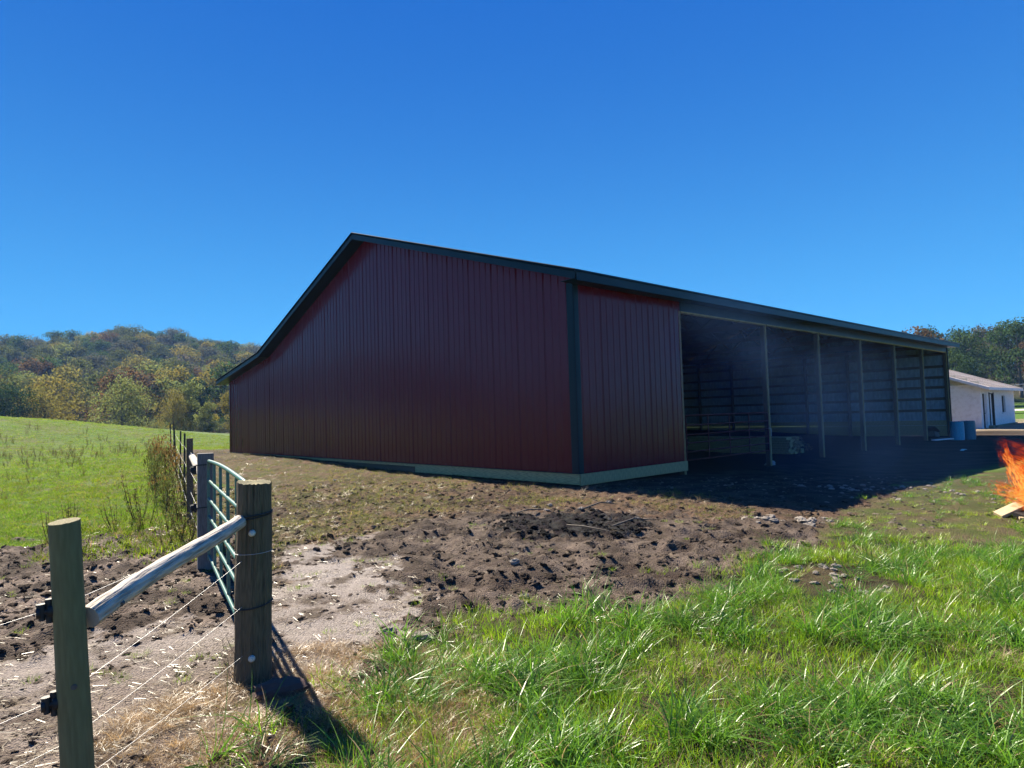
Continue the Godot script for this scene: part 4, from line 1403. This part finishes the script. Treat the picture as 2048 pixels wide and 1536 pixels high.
func yard_things() -> void:
	# red tube gate across the first open bay
	var b := Vector3(CX, 0, -CZ)
	var g := thing("red_gate", "dark red tubular steel gate across the first open bay", "gate", b, PI / 2 - YAW)
	var x0 := 4.26
	var x1 := 8.80
	var tops := [1.46, 1.20, 0.95, 0.73, 0.50, 0.28]
	one(func(mb): mb.tube([Vector3(x0, 0.28, -0.02), Vector3(x0, 1.42, -0.02), Vector3(x0 + 0.04, 1.46, -0.02), Vector3(x1 - 0.12, 1.46, -0.02), Vector3(x1 - 0.03, 1.43, -0.02), Vector3(x1, 1.34, -0.02), Vector3(x1, 0.28, -0.02)], [0.021, 0.021, 0.021, 0.021, 0.021, 0.021, 0.021], 10), "frame_tube", M.gate_red, g)
	for k in range(1, 6):
		one(func(mb): mb.tube([Vector3(x0, tops[k], -0.02), Vector3(x1, tops[k], -0.02)], [0.02, 0.02], 10), "rail", M.gate_red, g)
	for k in 3:
		var x := lerpf(x0, x1, 0.25 + 0.25 * k)
		one(func(mb): mb.beam(Vector3(x, 0.28, -0.045), Vector3(x, 1.46, -0.045), 0.02, 0.045, Vector3(1, 0, 0), 0.004), "stile", M.gate_red, g)
	one(func(mb):
		mb.tube([Vector3(x1, 0.97, 0.0), Vector3(x1 + 0.08, 0.95, 0.04), Vector3(x1 + 0.13, 0.86, 0.03)], [0.012, 0.012, 0.012], 8)
		mb.tube([Vector3(x1 + 0.06, 0.93, 0.045), Vector3(x1 + 0.06, 0.72, 0.05)], [0.012, 0.01], 6), "latch_chain", M.wire, g)
	# lumber stacked inside
	var st := thing("lumber_stack", "stack of long boards lying inside the barn behind the red gate", "lumber", Vector3(10.5, smooth_h(10.5, 24.6) - 0.02, -24.6), atan2(0.738, -0.674))
	for layer in 7:
		for k in 4:
			var y := 0.05 + layer * 0.092
			var xo := rng.randf_range(-0.12, 0.12)
			one(func(mb): mb.beam(Vector3(xo, y, 0.27 * k), Vector3(4.4 + xo, y, 0.27 * k), 0.25, 0.085, Vector3.UP, 0.004), "plank", M.lumber_post, st)
	var bush := thing("tumbleweed", "pale dried weed clump lying against the end of the lumber stack", "dry bush", Vector3(10.35, smooth_h(10.35, 23.6), -23.6))
	bush.scale = Vector3(0.48, 0.44, 0.48)
	part("seed_heads", crown(160, 1.3, 1.6, 10, 420, 0.055, 1.0), tinted(0.34, 0.24, 0.17), bush)
	part("twigs", trunk_mesh(161, 1.5, 1.6), M.bark, bush)
	# scraps
	var bag := thing("plastic_bag", "crumpled white plastic bag at the foot of the post beside the red gate", "bag", Vector3(8.0, smooth_h(8.0, 20.3) + 0.06, -20.3))
	var bm := part("sheet", lump(5, 0.75, 1.3), mat(Color(0.34, 0.35, 0.36), 0.6), bag)
	bm.scale = Vector3(0.13, 0.12, 0.11)
	var scrap := thing("turquoise_scrap", "small pale turquoise scrap lying in the barn's shadow", "scrap", Vector3(16.6, smooth_h(16.6, 24.0) + 0.03, -24.0), 0.8)
	one(func(mb):
		mb.beam(Vector3(-0.25, 0, 0), Vector3(0.05, 0.03, 0), 0.12, 0.02)
		mb.beam(Vector3(0.05, 0.03, 0), Vector3(0.22, 0.01, 0.03), 0.10, 0.02), "sheet", mat(Color(0.25, 0.55, 0.55), 0.5), scrap)
	var slab := thing("stone_slab", "reddish flat stone at the foot of the corner post", "stone", Vector3(-1.44, smooth_h(-1.44, 3.93) + 0.035, -3.93), 0.25)
	var sm := part("block", lump(8, 0.8, 0.35), M.slab, slab)
	sm.scale = Vector3(0.165, 0.075, 0.085)
	# pale limestone lumps one can pick out
	var variants := []
	for k in 4:
		variants.append(lump(40 + k, 0.62, 0.55))
	var first := Node3D.new()
	first.free()
	var proto: Node3D = null
	var spots := []
	for k in 26:
		spots.append([rng.randf_range(2.55, 3.25), rng.randf_range(5.5, 6.6), rng.randf_range(0.02, 0.045), "pale limestone chip in the bare patch within the tall grass", "limestone chips in the bare grass patch"])
	for k in 44:
		spots.append([rng.randf_range(5.6, 8.6), rng.randf_range(10.2, 13.0), rng.randf_range(0.022, 0.055), "pale stone in the stony strip along the edge of the barn's shadow", "stones along the shadow edge"])
	for k in 16:
		spots.append([rng.randf_range(3.3, 4.4), rng.randf_range(8.7, 9.7), rng.randf_range(0.03, 0.075), "grey-brown stone on the small dirt ridge at the tip of the barn's shadow", "stones of the dirt ridge"])
	for k in 14:
		spots.append([rng.randf_range(0.3, 1.7), rng.randf_range(10.4, 11.3), rng.randf_range(0.02, 0.045), "pale stone on the far rim of the black ash patch", "stones behind the ash patch"])
	spots.append([-0.98, 4.95, 0.05, "dark grey rock on the silt right of the gate's shadow", ""])
	spots.append([-0.72, 4.85, 0.055, "pale flat rock next to the dark grey one on the silt", ""])
	spots.append([0.05, 5.75, 0.04, "pinkish stone at the edge of the tall grass below the churned mud", ""])
	spots.append([-0.03, 7.0, 0.05, "pale yellow rock in the churned mud left of the rut", ""])
	spots.append([-4.55, 16.4, 0.06, "small pale stone by the barn's end wall", ""])
	for q in spots:
		var x: float = q[0]
		var z: float = q[1]
		var o := MeshInstance3D.new()
		o.mesh = variants[rng.randi() % 4]
		o.material_override = M.stone
		o.position = Vector3(x, H(x, z) + 0.2 * float(q[2]), -z)
		o.scale = Vector3(rng.randf_range(0.8, 1.5), rng.randf_range(0.7, 1.1), rng.randf_range(0.8, 1.2)) * float(q[2])
		o.rotation.y = rng.randf() * TAU
		put(o, "stone")
		tag(o, q[3], "stone", q[4])
	for k in 4:
		var x := [0.2, 1.3, 0.9, 1.6, -0.9][k] as float
		var z := [10.3, 10.2, 8.5, 9.0, 4.6][k] as float
		var mb := MB.new()
		mb.tube([Vector3(-0.35, 0.03, 0), Vector3(0, 0.06 + 0.05 * (k % 2), 0.04), Vector3(0.4, 0.04, -0.02)], [0.012, 0.011, 0.006], 6)
		var o := part("stick", mb.mesh(), M.bark)
		o.position = at(x, z)
		o.rotation.y = rng.randf() * TAU
		tag(o, ["thin stick at the back left of the ash patch", "thin stick at the back right of the ash patch", "thin stick at the front of the ash patch", "thin stick on the right rim of the ash patch", "short stick on the silt near the corner post"][k], "stick")

# ---------------------------------------------------------------- grass, weeds, clods
func tuft(seed_: int, blades: int, radius: float, lo: float, hi: float, width: float, droop: float, lean: float, cols: Array, straw := 0.06, segs := 4) -> ArrayMesh:
	var r := RandomNumberGenerator.new()
	r.seed = seed_
	var mb := MB.new()
	for k in blades:
		var t := r.randf() * TAU
		var q := sqrt(r.randf()) * radius
		var base := Vector3(cos(t) * q, -0.015, sin(t) * q)
		var dirt := t + r.randfn() * 0.9
		var h := Vector3(cos(dirt), 0, sin(dirt))
		var length := r.randf_range(lo, hi)
		var dr := droop * r.randf_range(0.2, 1.5)
		var ln := lean * r.randf_range(0.2, 1.4)
		var w := width * r.randf_range(0.6, 1.2)
		var side := h.cross(Vector3.UP).rotated(Vector3.UP, r.randf_range(-0.9, 0.9))
		var c: Color = (cols[0] as Color).lerp(cols[1], r.randf())
		if r.randf() < straw:
			c = Color(0.30, 0.235, 0.12)
		mb.col = c
		var prev := []
		for s in segs + 1:
			var u := float(s) / segs
			var p := base + h * length * (ln * u + dr * u * u * 0.75) + Vector3.UP * length * (u * (1.0 - 0.25 * ln) - 0.55 * dr * u * u)
			var ww := w * 0.5 * (1.0 - pow(u, 1.8)) * (0.75 + 0.6 * u * (1.0 - u) * 2.0)
			var tw := side.rotated(h.cross(Vector3.UP).normalized() if false else Vector3.UP, u * 0.6)
			var row := [p - tw * ww, p + tw * ww]
			if s > 0:
				if s == segs:
					mb.tri(prev[0], prev[1], p)
				else:
					mb.quad(prev[0], prev[1], row[1], row[0])
			prev = row
	return mb.mesh()

func scatter(called: String, parent: Node, mesh: Mesh, m: Material, places: Array) -> void:
	if places.is_empty():
		return
	var mm := MultiMesh.new()
	mm.transform_format = MultiMesh.TRANSFORM_3D
	mm.use_colors = true
	mm.mesh = mesh
	mm.instance_count = places.size()
	for k in places.size():
		mm.set_instance_transform(k, places[k][0])
		mm.set_instance_color(k, places[k][1])
	var o := MultiMeshInstance3D.new()
	o.multimesh = mm
	o.material_override = m
	put(o, called, parent)
	o.set_meta("kind", "stuff")

func place(x: float, z: float, size: float, tall := 1.0, tip := 0.0, sink := 0.0) -> Transform3D:
	var bs := Basis(Vector3.UP, rng.randf() * TAU)
	if tip > 0.0:
		bs = Basis(Vector3(rng.randfn(), 0.001, rng.randfn()).normalized(), rng.randfn() * tip) * bs
	return Transform3D(bs.scaled_local(Vector3(size, size * tall, size)), at(x, z, -sink))

func shade(v: float, warm := 0.0) -> Color:
	return Color(v * (1.0 + warm), v, v * (1.0 - warm))

func in_view(x: float, z: float) -> bool:
	return x > -0.86 * z - 1.5 and x < 0.86 * z + 3.2

func vegetation() -> void:
	var bins := {}
	var add := func(key: String, variants: int, tr: Transform3D, c: Color) -> void:
		var k := "%s:%d" % [key, rng.randi() % variants]
		if not bins.has(k):
			bins[k] = []
		bins[k].append([tr, c])
	# ---- near grass
	var step := 0.105
	var z := 1.7
	while z < 15.0:
		var x := -2.2
		var s := step if z < 7.0 else step * 1.5
		while x < 15.0:
			var px := x + rng.randf_range(-0.5, 0.5) * s * 1.4
			var pz := z + rng.randf_range(-0.5, 0.5) * s * 1.4
			x += s
			if not in_view(px, pz):
				continue
			var k := zone(px + 0.16 * rng.randfn(), pz + 0.22 * rng.randfn())
			if k != TALL and k != SHORT:
				continue
			var p := n_patch.get_noise_2d(px * 1.6, pz * 1.6)
			var p2 := n_mid.get_noise_2d(px * 0.9 + 80.0, pz * 0.9)
			var bare := (px > 2.45 and px < 3.35 and pz > 5.4 and pz < 6.7)
			if bare and rng.randf() < 0.85:
				continue
			var tr_s := rng.randf_range(0.75, 1.2)
			if k == TALL:
				var far := ss(5.0, 8.0, pz)
				if p > 0.10 - 0.0 * far and rng.randf() < 0.62:
					add.call("tall", 4, place(px, pz, tr_s * lerpf(1.0, 0.75, far), 1.0, 0.30), shade(rng.randf_range(0.8, 1.25), 0.05))
				elif p2 > 0.20 and p < 0.05:
					if rng.randf() < 0.7:
						add.call("dry", 2, place(px, pz, tr_s * 0.8, 0.7, 0.2), shade(rng.randf_range(0.7, 1.2)))
				if p < 0.34 and rng.randf() < 0.9:
					add.call("short", 3, place(px, pz, tr_s * rng.randf_range(0.8, 1.25), 1.0, 0.1), shade(rng.randf_range(0.75, 1.3), rng.randf_range(-0.05, 0.22)))
			else:
				if p > 0.22 and rng.randf() < 0.28:
					add.call("tall", 4, place(px, pz, tr_s * 0.6, 1.0, 0.12), shade(rng.randf_range(0.9, 1.2), 0.05))
				if p2 > -0.02 and rng.randf() < 0.55 and pz < 12.5:
					add.call("short", 3, place(px, pz, tr_s * 0.72, 0.8, 0.1), shade(rng.randf_range(0.8, 1.4), rng.randf_range(0.0, 0.3)))
				elif rng.randf() < 0.16:
					add.call("dry", 2, place(px, pz, tr_s * 0.55, 0.5, 0.2), shade(rng.randf_range(0.6, 1.1)))
		z += s
	# ---- dry straw about the corner post and the rim of the tall grass
	for k in 5200:
		var x := rng.randf_range(-2.4, -0.1)
		var zz := rng.randf_range(2.2, 5.2)
		var zn := zone(x, zz)
		var near := Vector2((x + 1.15) * 0.9, (zz - 3.45) * 0.72).length()
		if zn == TALL and near < 0.9 and rng.randf() < 0.5:
			add.call("dry", 2, place(x, zz, rng.randf_range(0.5, 0.9), 0.7, 0.25), Color(1.1, 0.95, 0.8) * rng.randf_range(0.55, 1.1))
		elif zn == SILT and near < 0.95 and rng.randf() < 0.9 - 0.6 * near + 0.8 * n_patch.get_noise_2d(x * 3.0, zz * 3.0):
			add.call("dry", 2, place(x, zz, rng.randf_range(0.35, 0.7), rng.randf_range(0.35, 0.7), 0.3), Color(1.1, 0.95, 0.8) * rng.randf_range(0.55, 1.1))
	# ---- pasture
	z = 6.8
	while z < 62.0:
		var s := lerpf(0.12, 0.55, ss(7.0, 40.0, z)) * 0.9
		var x := -0.86 * z - 3.0
		var right := -1.70 - 0.53 * (z - 4.19) + 1.0
		while x < right:
			var px := x + rng.randf_range(-0.5, 0.5) * s * 1.5
			var pz := z + rng.randf_range(-0.5, 0.5) * s * 1.5
			x += s
			if zone(px, pz) != PASTURE:
				continue
			var p := n_mid.get_noise_2d(px * 0.5, pz * 0.5) + 0.6 * n_patch.get_noise_2d(px, pz)
			if p > 0.45 and rng.randf() < 0.6:
				continue
			var sc := lerpf(0.75, 2.6, ss(8.0, 42.0, pz)) * rng.randf_range(0.7, 1.3)
			add.call("pasture", 3, place(px, pz, sc, lerpf(0.85, 0.36, ss(9.0, 40.0, pz)), 0.08), shade(rng.randf_range(0.75, 1.25), 0.1 + clampf(p * 0.25, -0.1, 0.2)))
		z += s
	# ---- dead weeds standing in the pasture and along the fence
	for k in 110:
		var zz := rng.randf_range(13.0, 46.0)
		var x := rng.randf_range(-0.84 * zz, -2.1 - 0.545 * (zz - 4.19))
		if zone(x, zz) == PASTURE and n_big.get_noise_2d(x * 3.0, zz * 3.0) > -0.15:
			add.call("weed", 2, place(x, zz, rng.randf_range(0.35, 0.85) * lerpf(0.6, 1.2, ss(12.0, 36.0, zz)), 0.8, 0.1), shade(rng.randf_range(0.8, 1.6), 0.1))
	for k in 44:
		var zz := rng.randf_range(8.4, 30.0)
		var x := -1.70 - 0.545 * (zz - 4.19) + rng.randf_range(-1.0, 0.15)
		add.call("weed", 2, place(x, zz, rng.randf_range(0.5, 1.1), 1.0, 0.1), shade(rng.randf_range(0.7, 1.3), 0.12))
		add.call("dry", 2, place(x + 0.1, zz + 0.2, rng.randf_range(0.7, 1.3), 1.0, 0.1), shade(rng.randf_range(0.6, 1.0)))
		add.call("pasture", 3, place(x - 0.2, zz - 0.1, rng.randf_range(0.8, 1.5), 1.0, 0.1), shade(rng.randf_range(0.8, 1.2), 0.15))
	for k in 60:
		var zz := rng.randf_range(27.0, 37.0)
		var x := rng.randf_range(-0.80 * zz, -0.56 * zz)
		add.call("weed", 2, place(x, zz, rng.randf_range(0.4, 0.8), 0.8, 0.1), shade(rng.randf_range(0.9, 1.9), 0.15))
	for k in 190:
		var zz := rng.randf_range(7.9, 10.6)
		var x := -1.70 - 0.545 * (zz - 4.19) - 2.2 * pow(rng.randf(), 1.5) + 0.1
		add.call("pasture", 3, place(x, zz, rng.randf_range(0.7, 1.5), 1.0, 0.15), shade(rng.randf_range(0.6, 1.1), 0.2))
		if k % 3 == 0:
			add.call("dry", 2, place(x, zz, rng.randf_range(0.6, 1.2), 0.9, 0.2), shade(rng.randf_range(0.4, 0.8)))
		if k % 14 == 0:
			add.call("weed", 2, place(x, zz, rng.randf_range(0.5, 0.9), 0.8, 0.1), shade(rng.randf_range(0.9, 1.6), 0.1))
	# ---- thin growth between fence and barn, and the field past it
	z = 7.0
	while z < 58.0:
		var s := lerpf(0.13, 0.6, ss(7.0, 45.0, z))
		var x := -0.56 * z - 0.5
		while x < minf(0.22 * z + 1.5, 6.0):
			var px := x + rng.randf_range(-0.5, 0.5) * s * 1.5
			var pz := z + rng.randf_range(-0.5, 0.5) * s * 1.5
			x += s
			var k := zone(px, pz)
			if k != SPARSE and k != FIELD and k != SHADE:
				continue
			var p := n_mid.get_noise_2d(px * 0.6 + 30.0, pz * 0.6)
			if k == FIELD:
				add.call("pasture", 3, place(px, pz, lerpf(1.0, 2.6, ss(12.0, 45.0, pz)), 0.5, 0.05), shade(rng.randf_range(0.8, 1.2), 0.15))
			elif k == SPARSE:
				var left := ss(1.0, -2.5, px)
				if p > 0.16 - 0.50 * left and rng.randf() < 0.75:
					add.call("sparse", 2, place(px, pz, rng.randf_range(0.7, 1.4), rng.randf_range(0.45, 0.9), 0.2), shade(rng.randf_range(0.7, 1.2), rng.randf_range(-0.05, 0.2)))
				if rng.randf() < 0.3:
					add.call("dry", 2, place(px, pz, rng.randf_range(0.45, 1.0), rng.randf_range(0.2, 0.6), 0.35), shade(rng.randf_range(0.35, 0.95)))
			elif rng.randf() < 0.05:
				add.call("sparse", 2, place(px, pz, rng.randf_range(0.5, 0.9), 0.6, 0.2), shade(0.9))
		z += s
	# ---- stray green sprigs on the mud and silt
	for k in 620:
		var x := rng.randf_range(-6.0, 3.5)
		var zz := rng.randf_range(3.2, 10.5)
		var zn := zone(x, zz)
		if (zn == MUD or zn == SILT or zn == LEFTMUD) and n_patch.get_noise_2d(x * 1.2 + 5.0, zz * 1.2) > 0.10:
			add.call("short", 3, place(x, zz, rng.randf_range(0.35, 0.7), 0.8, 0.15), shade(rng.randf_range(0.7, 1.1), 0.15))
	# ---- straw litter
	for k in 3600:
		var zz := 2.4 + 10.5 * pow(rng.randf(), 1.4)
		var x := rng.randf_range(-0.8 * zz - 0.4, 0.5 * zz)
		var zn := zone(x, zz)
		if zn in [SILT, MUD, SPARSE, LEFTMUD, ASH] and rng.randf() < {SILT: 0.75, MUD: 0.28, SPARSE: 0.8, LEFTMUD: 0.3, ASH: 0.06}[zn]:
			add.call("litter", 3, place(x, zz, rng.randf_range(0.6, 1.3), 1.0, 0.05), shade(rng.randf_range(0.25, 0.8)))
	for k in 260:
		var q := absf(rng.randfn()) * 0.45
		var t := rng.randf() * TAU
		var size := 0.008 + 0.045 * pow(rng.randf(), 3.0)
		add.call("char", 3, place(7.15 + cos(t) * q, 8.88 + sin(t) * q * 0.8, size, 0.6, 0.5), Color(0.02, 0.019, 0.019) if rng.randf() < 0.8 else Color(0.22, 0.21, 0.20))
	# ---- clods and crumbs
	for k in 30000:
		var zz := 2.4 + 13.5 * pow(rng.randf(), 1.3)
		var x := rng.randf_range(-0.84 * zz - 0.3, 0.62 * zz + 0.4)
		var zn := zone(x, zz)
		var size := 0.0
		var c := Color(0.10, 0.076, 0.060)
		match zn:
			MUD:
				size = 0.007 + 0.042 * pow(rng.randf(), 4.5)
				c = Color(0.085, 0.065, 0.050).lerp(Color(0.20, 0.16, 0.13), rng.randf() * rng.randf())
			LEFTMUD:
				size = 0.006 + 0.036 * pow(rng.randf(), 4.5)
				c = Color(0.085, 0.064, 0.050)
			ASH:
				size = 0.008 + 0.04 * pow(rng.randf(), 3.0)
				c = Color(0.016, 0.0155, 0.016).lerp(Color(0.14, 0.135, 0.135), 1.0 if rng.randf() < 0.07 else 0.0)
			SILT:
				if n_mid.get_noise_2d(x * 1.7 + 9.0, zz * 1.7) > -0.05 and rng.randf() < 0.75:
					size = 0.004 + 0.028 * pow(rng.randf(), 5.0)
					c = c.lerp(Color(0.3, 0.24, 0.2), rng.randf() * 0.7)
			SPARSE:
				if rng.randf() < 0.9:
					size = 0.008 + 0.04 * pow(rng.randf(), 3.0)
					c = Color(0.075, 0.055, 0.042).lerp(Color(0.22, 0.17, 0.13), rng.randf() * rng.randf())
			SHORT, SHADE:
				if rng.randf() < 0.3:
					size = 0.008 + 0.03 * pow(rng.randf(), 3.0)
					c = c.lerp(Color(0.32, 0.27, 0.22), rng.randf())
		if size > 0.0 and zn == MUD and n_patch.get_noise_2d(x * 1.1, zz * 2.2) < -0.1 and rng.randf() < 0.7:
			size *= 0.4
		if size > 0.0:
			add.call("char" if zn == ASH else "clod", 3, place(x, zz, size * 1.15, rng.randf_range(0.35, 0.8), 0.4, size * 0.12), c * rng.randf_range(0.75, 1.2))
	# ---- what each is made of
	var deep := [Color(0.056, 0.160, 0.010), Color(0.130, 0.285, 0.026)]
	var fresh := [Color(0.130, 0.290, 0.006), Color(0.245, 0.390, 0.016)]
	var tan_ := [Color(0.30, 0.22, 0.115), Color(0.46, 0.36, 0.20)]
	var meshes := {}
	for k in 4:
		meshes["tall:%d" % k] = tuft(300 + k, 46, 0.085, 0.13, 0.37, 0.0078, 1.0, 0.45, deep, 0.07, 5)
	for k in 3:
		meshes["short:%d" % k] = tuft(310 + k, 44, 0.095, 0.05, 0.14, 0.0045, 0.35, 0.35, fresh, 0.05, 3)
		meshes["pasture:%d" % k] = tuft(320 + k, 40, 0.13, 0.05, 0.14, 0.0075, 0.4, 0.5, [Color(0.105, 0.220, 0.010), Color(0.190, 0.295, 0.020)], 0.05, 3)
		meshes["litter:%d" % k] = litter_mesh(330 + k)
		meshes["clod:%d" % k] = lump(340 + k, 0.75, 0.8)
		meshes["char:%d" % k] = lump(350 + k, 0.7, 0.9)
	for k in 2:
		meshes["dry:%d" % k] = tuft(360 + k, 34, 0.09, 0.06, 0.22, 0.0042, 0.8, 0.7, tan_, 0.0, 3)
		meshes["sparse:%d" % k] = tuft(370 + k, 22, 0.10, 0.05, 0.16, 0.006, 0.5, 0.6, [Color(0.12, 0.17, 0.03), Color(0.21, 0.22, 0.06)], 0.25, 3)
		meshes["weed:%d" % k] = weed_mesh(380 + k)
	var words := {
		"tall": ["tall_grass", "long arching green grass tufts of the right foreground", "grass", "blades"], "short": ["short_grass", "short bright yellow-green grass between the long tufts and in the yard", "grass", "blades"],
		"dry": ["dry_grass", "straw-coloured dry grass about the corner post and yard", "dry grass", "blades"], "pasture": ["pasture_grass", "short bright green grass of the pasture left of the fence", "grass", "blades"],
		"weed": ["weeds", "dark dead weed stalks standing in the pasture and along its fence", "weeds", "stalks"], "sparse": ["sparse_grass", "thin dull green tufts on the bare soil before the barn's end wall", "grass", "blades"],
		"litter": ["straw_litter", "loose pale straw bits strewn over mud and silt", "straw", "straws"], "clod": ["mud_clods", "crumbled brown mud clods of the churned ground", "mud", "clods"], "char": ["char_lumps", "black char lumps of the burnt patch in mid yard and round the fire", "charcoal", "lumps"],
	}
	var nodes := {}
	var keys := bins.keys()
	keys.sort()
	for k in keys:
		var kind: String = k.split(":")[0]
		if not nodes.has(kind):
			nodes[kind] = thing(words[kind][0], words[kind][1], words[kind][2])
			nodes[kind].set_meta("kind", "stuff")
		scatter(words[kind][3], nodes[kind], meshes[k], M.clod if kind in ["clod", "char"] else (M.turf if kind in ["pasture", "sparse", "weed"] else M.grass), bins[k])

func litter_mesh(seed_: int) -> ArrayMesh:
	var r := RandomNumberGenerator.new()
	r.seed = seed_
	var mb := MB.new()
	for k in 14:
		var p := Vector3(r.randf_range(-0.12, 0.12), 0.004 + 0.006 * r.randf(), r.randf_range(-0.12, 0.12))
		var t := r.randf() * TAU
		var d := Vector3(cos(t), r.randf_range(-0.05, 0.18), sin(t)) * r.randf_range(0.010, 0.045)
		var s := d.cross(Vector3.UP).normalized() * r.randf_range(0.0010, 0.0020)
		mb.col = Color(0.52, 0.41, 0.26) * r.randf_range(0.6, 1.1)
		mb.quad(p - d - s, p + d - s, p + d + s + Vector3(0, 0.002, 0), p - d + s)
	return mb.mesh()

func weed_mesh(seed_: int) -> ArrayMesh:
	var r := RandomNumberGenerator.new()
	r.seed = seed_
	var mb := MB.new()
	for k in 7:
		var t := r.randf() * TAU
		var h := r.randf_range(0.3, 0.75)
		var a := Vector3(cos(t), 0, sin(t)) * 0.06
		var b := a * 3.0 + Vector3(0, h, 0)
		mb.col = Color(0.085, 0.065, 0.04)
		mb.tube([a, a.lerp(b, 0.5) + a * 0.3, b], [0.005, 0.004, 0.002], 4, false)
		for q in 14:
			var p := a.lerp(b, r.randf_range(0.25, 1.0)) + Vector3(r.randfn(), r.randfn(), r.randfn()) * 0.03
			var n := Vector3(r.randfn(), r.randfn(), r.randfn()).normalized()
			var s := n.cross(Vector3(0.3, 0.5, 0.8)).normalized() * r.randf_range(0.012, 0.03)
			var u := s.cross(n)
			mb.col = Color(0.10, 0.085, 0.04).lerp(Color(0.08, 0.11, 0.03), r.randf())
			mb.quad(p - s, p - u * 0.6, p + s, p + u * 0.6)
	return mb.mesh()

# ---------------------------------------------------------------- thin smoke drifting from the fire across the open bays
func smoke() -> void:
	var fm := FogMaterial.new()
	fm.albedo = Color(0.42, 0.62, 0.95)
	fm.density = 0.011
	var thin := FogMaterial.new()
	thin.albedo = Color(0.42, 0.62, 0.95)
	thin.density = 0.006
	var o := thing("smoke", "thin bluish smoke drifting from the fire across the barn's open bays", "smoke")
	for q in [
		[6.35, 0.75, 10.2, 1.5, 1.5, 1.8, 0], [5.6, 0.9, 11.4, 2.2, 2.0, 2.2, 0], [5.0, 1.6, 12.8, 3.0, 2.8, 2.6, 1], [4.4, 2.9, 13.6, 2.6, 2.4, 2.4, 0], [4.9, 3.3, 14.2, 3.2, 2.6, 2.6, 1],
		[6.2, 1.8, 14.0, 4.5, 3.0, 3.0, 1], [7.6, 1.5, 15.0, 5.0, 3.0, 3.5, 1]]:
		var f := FogVolume.new()
		f.shape = RenderingServer.FOG_VOLUME_SHAPE_ELLIPSOID
		f.size = Vector3(q[3], q[4], q[5])
		f.position = Vector3(q[0], q[1], -float(q[2]))
		f.rotation = Vector3(0.2, 0.5, 0.3)
		f.material = fm if q[6] == 0 else thin
		put(f, "smoke_puff", o)
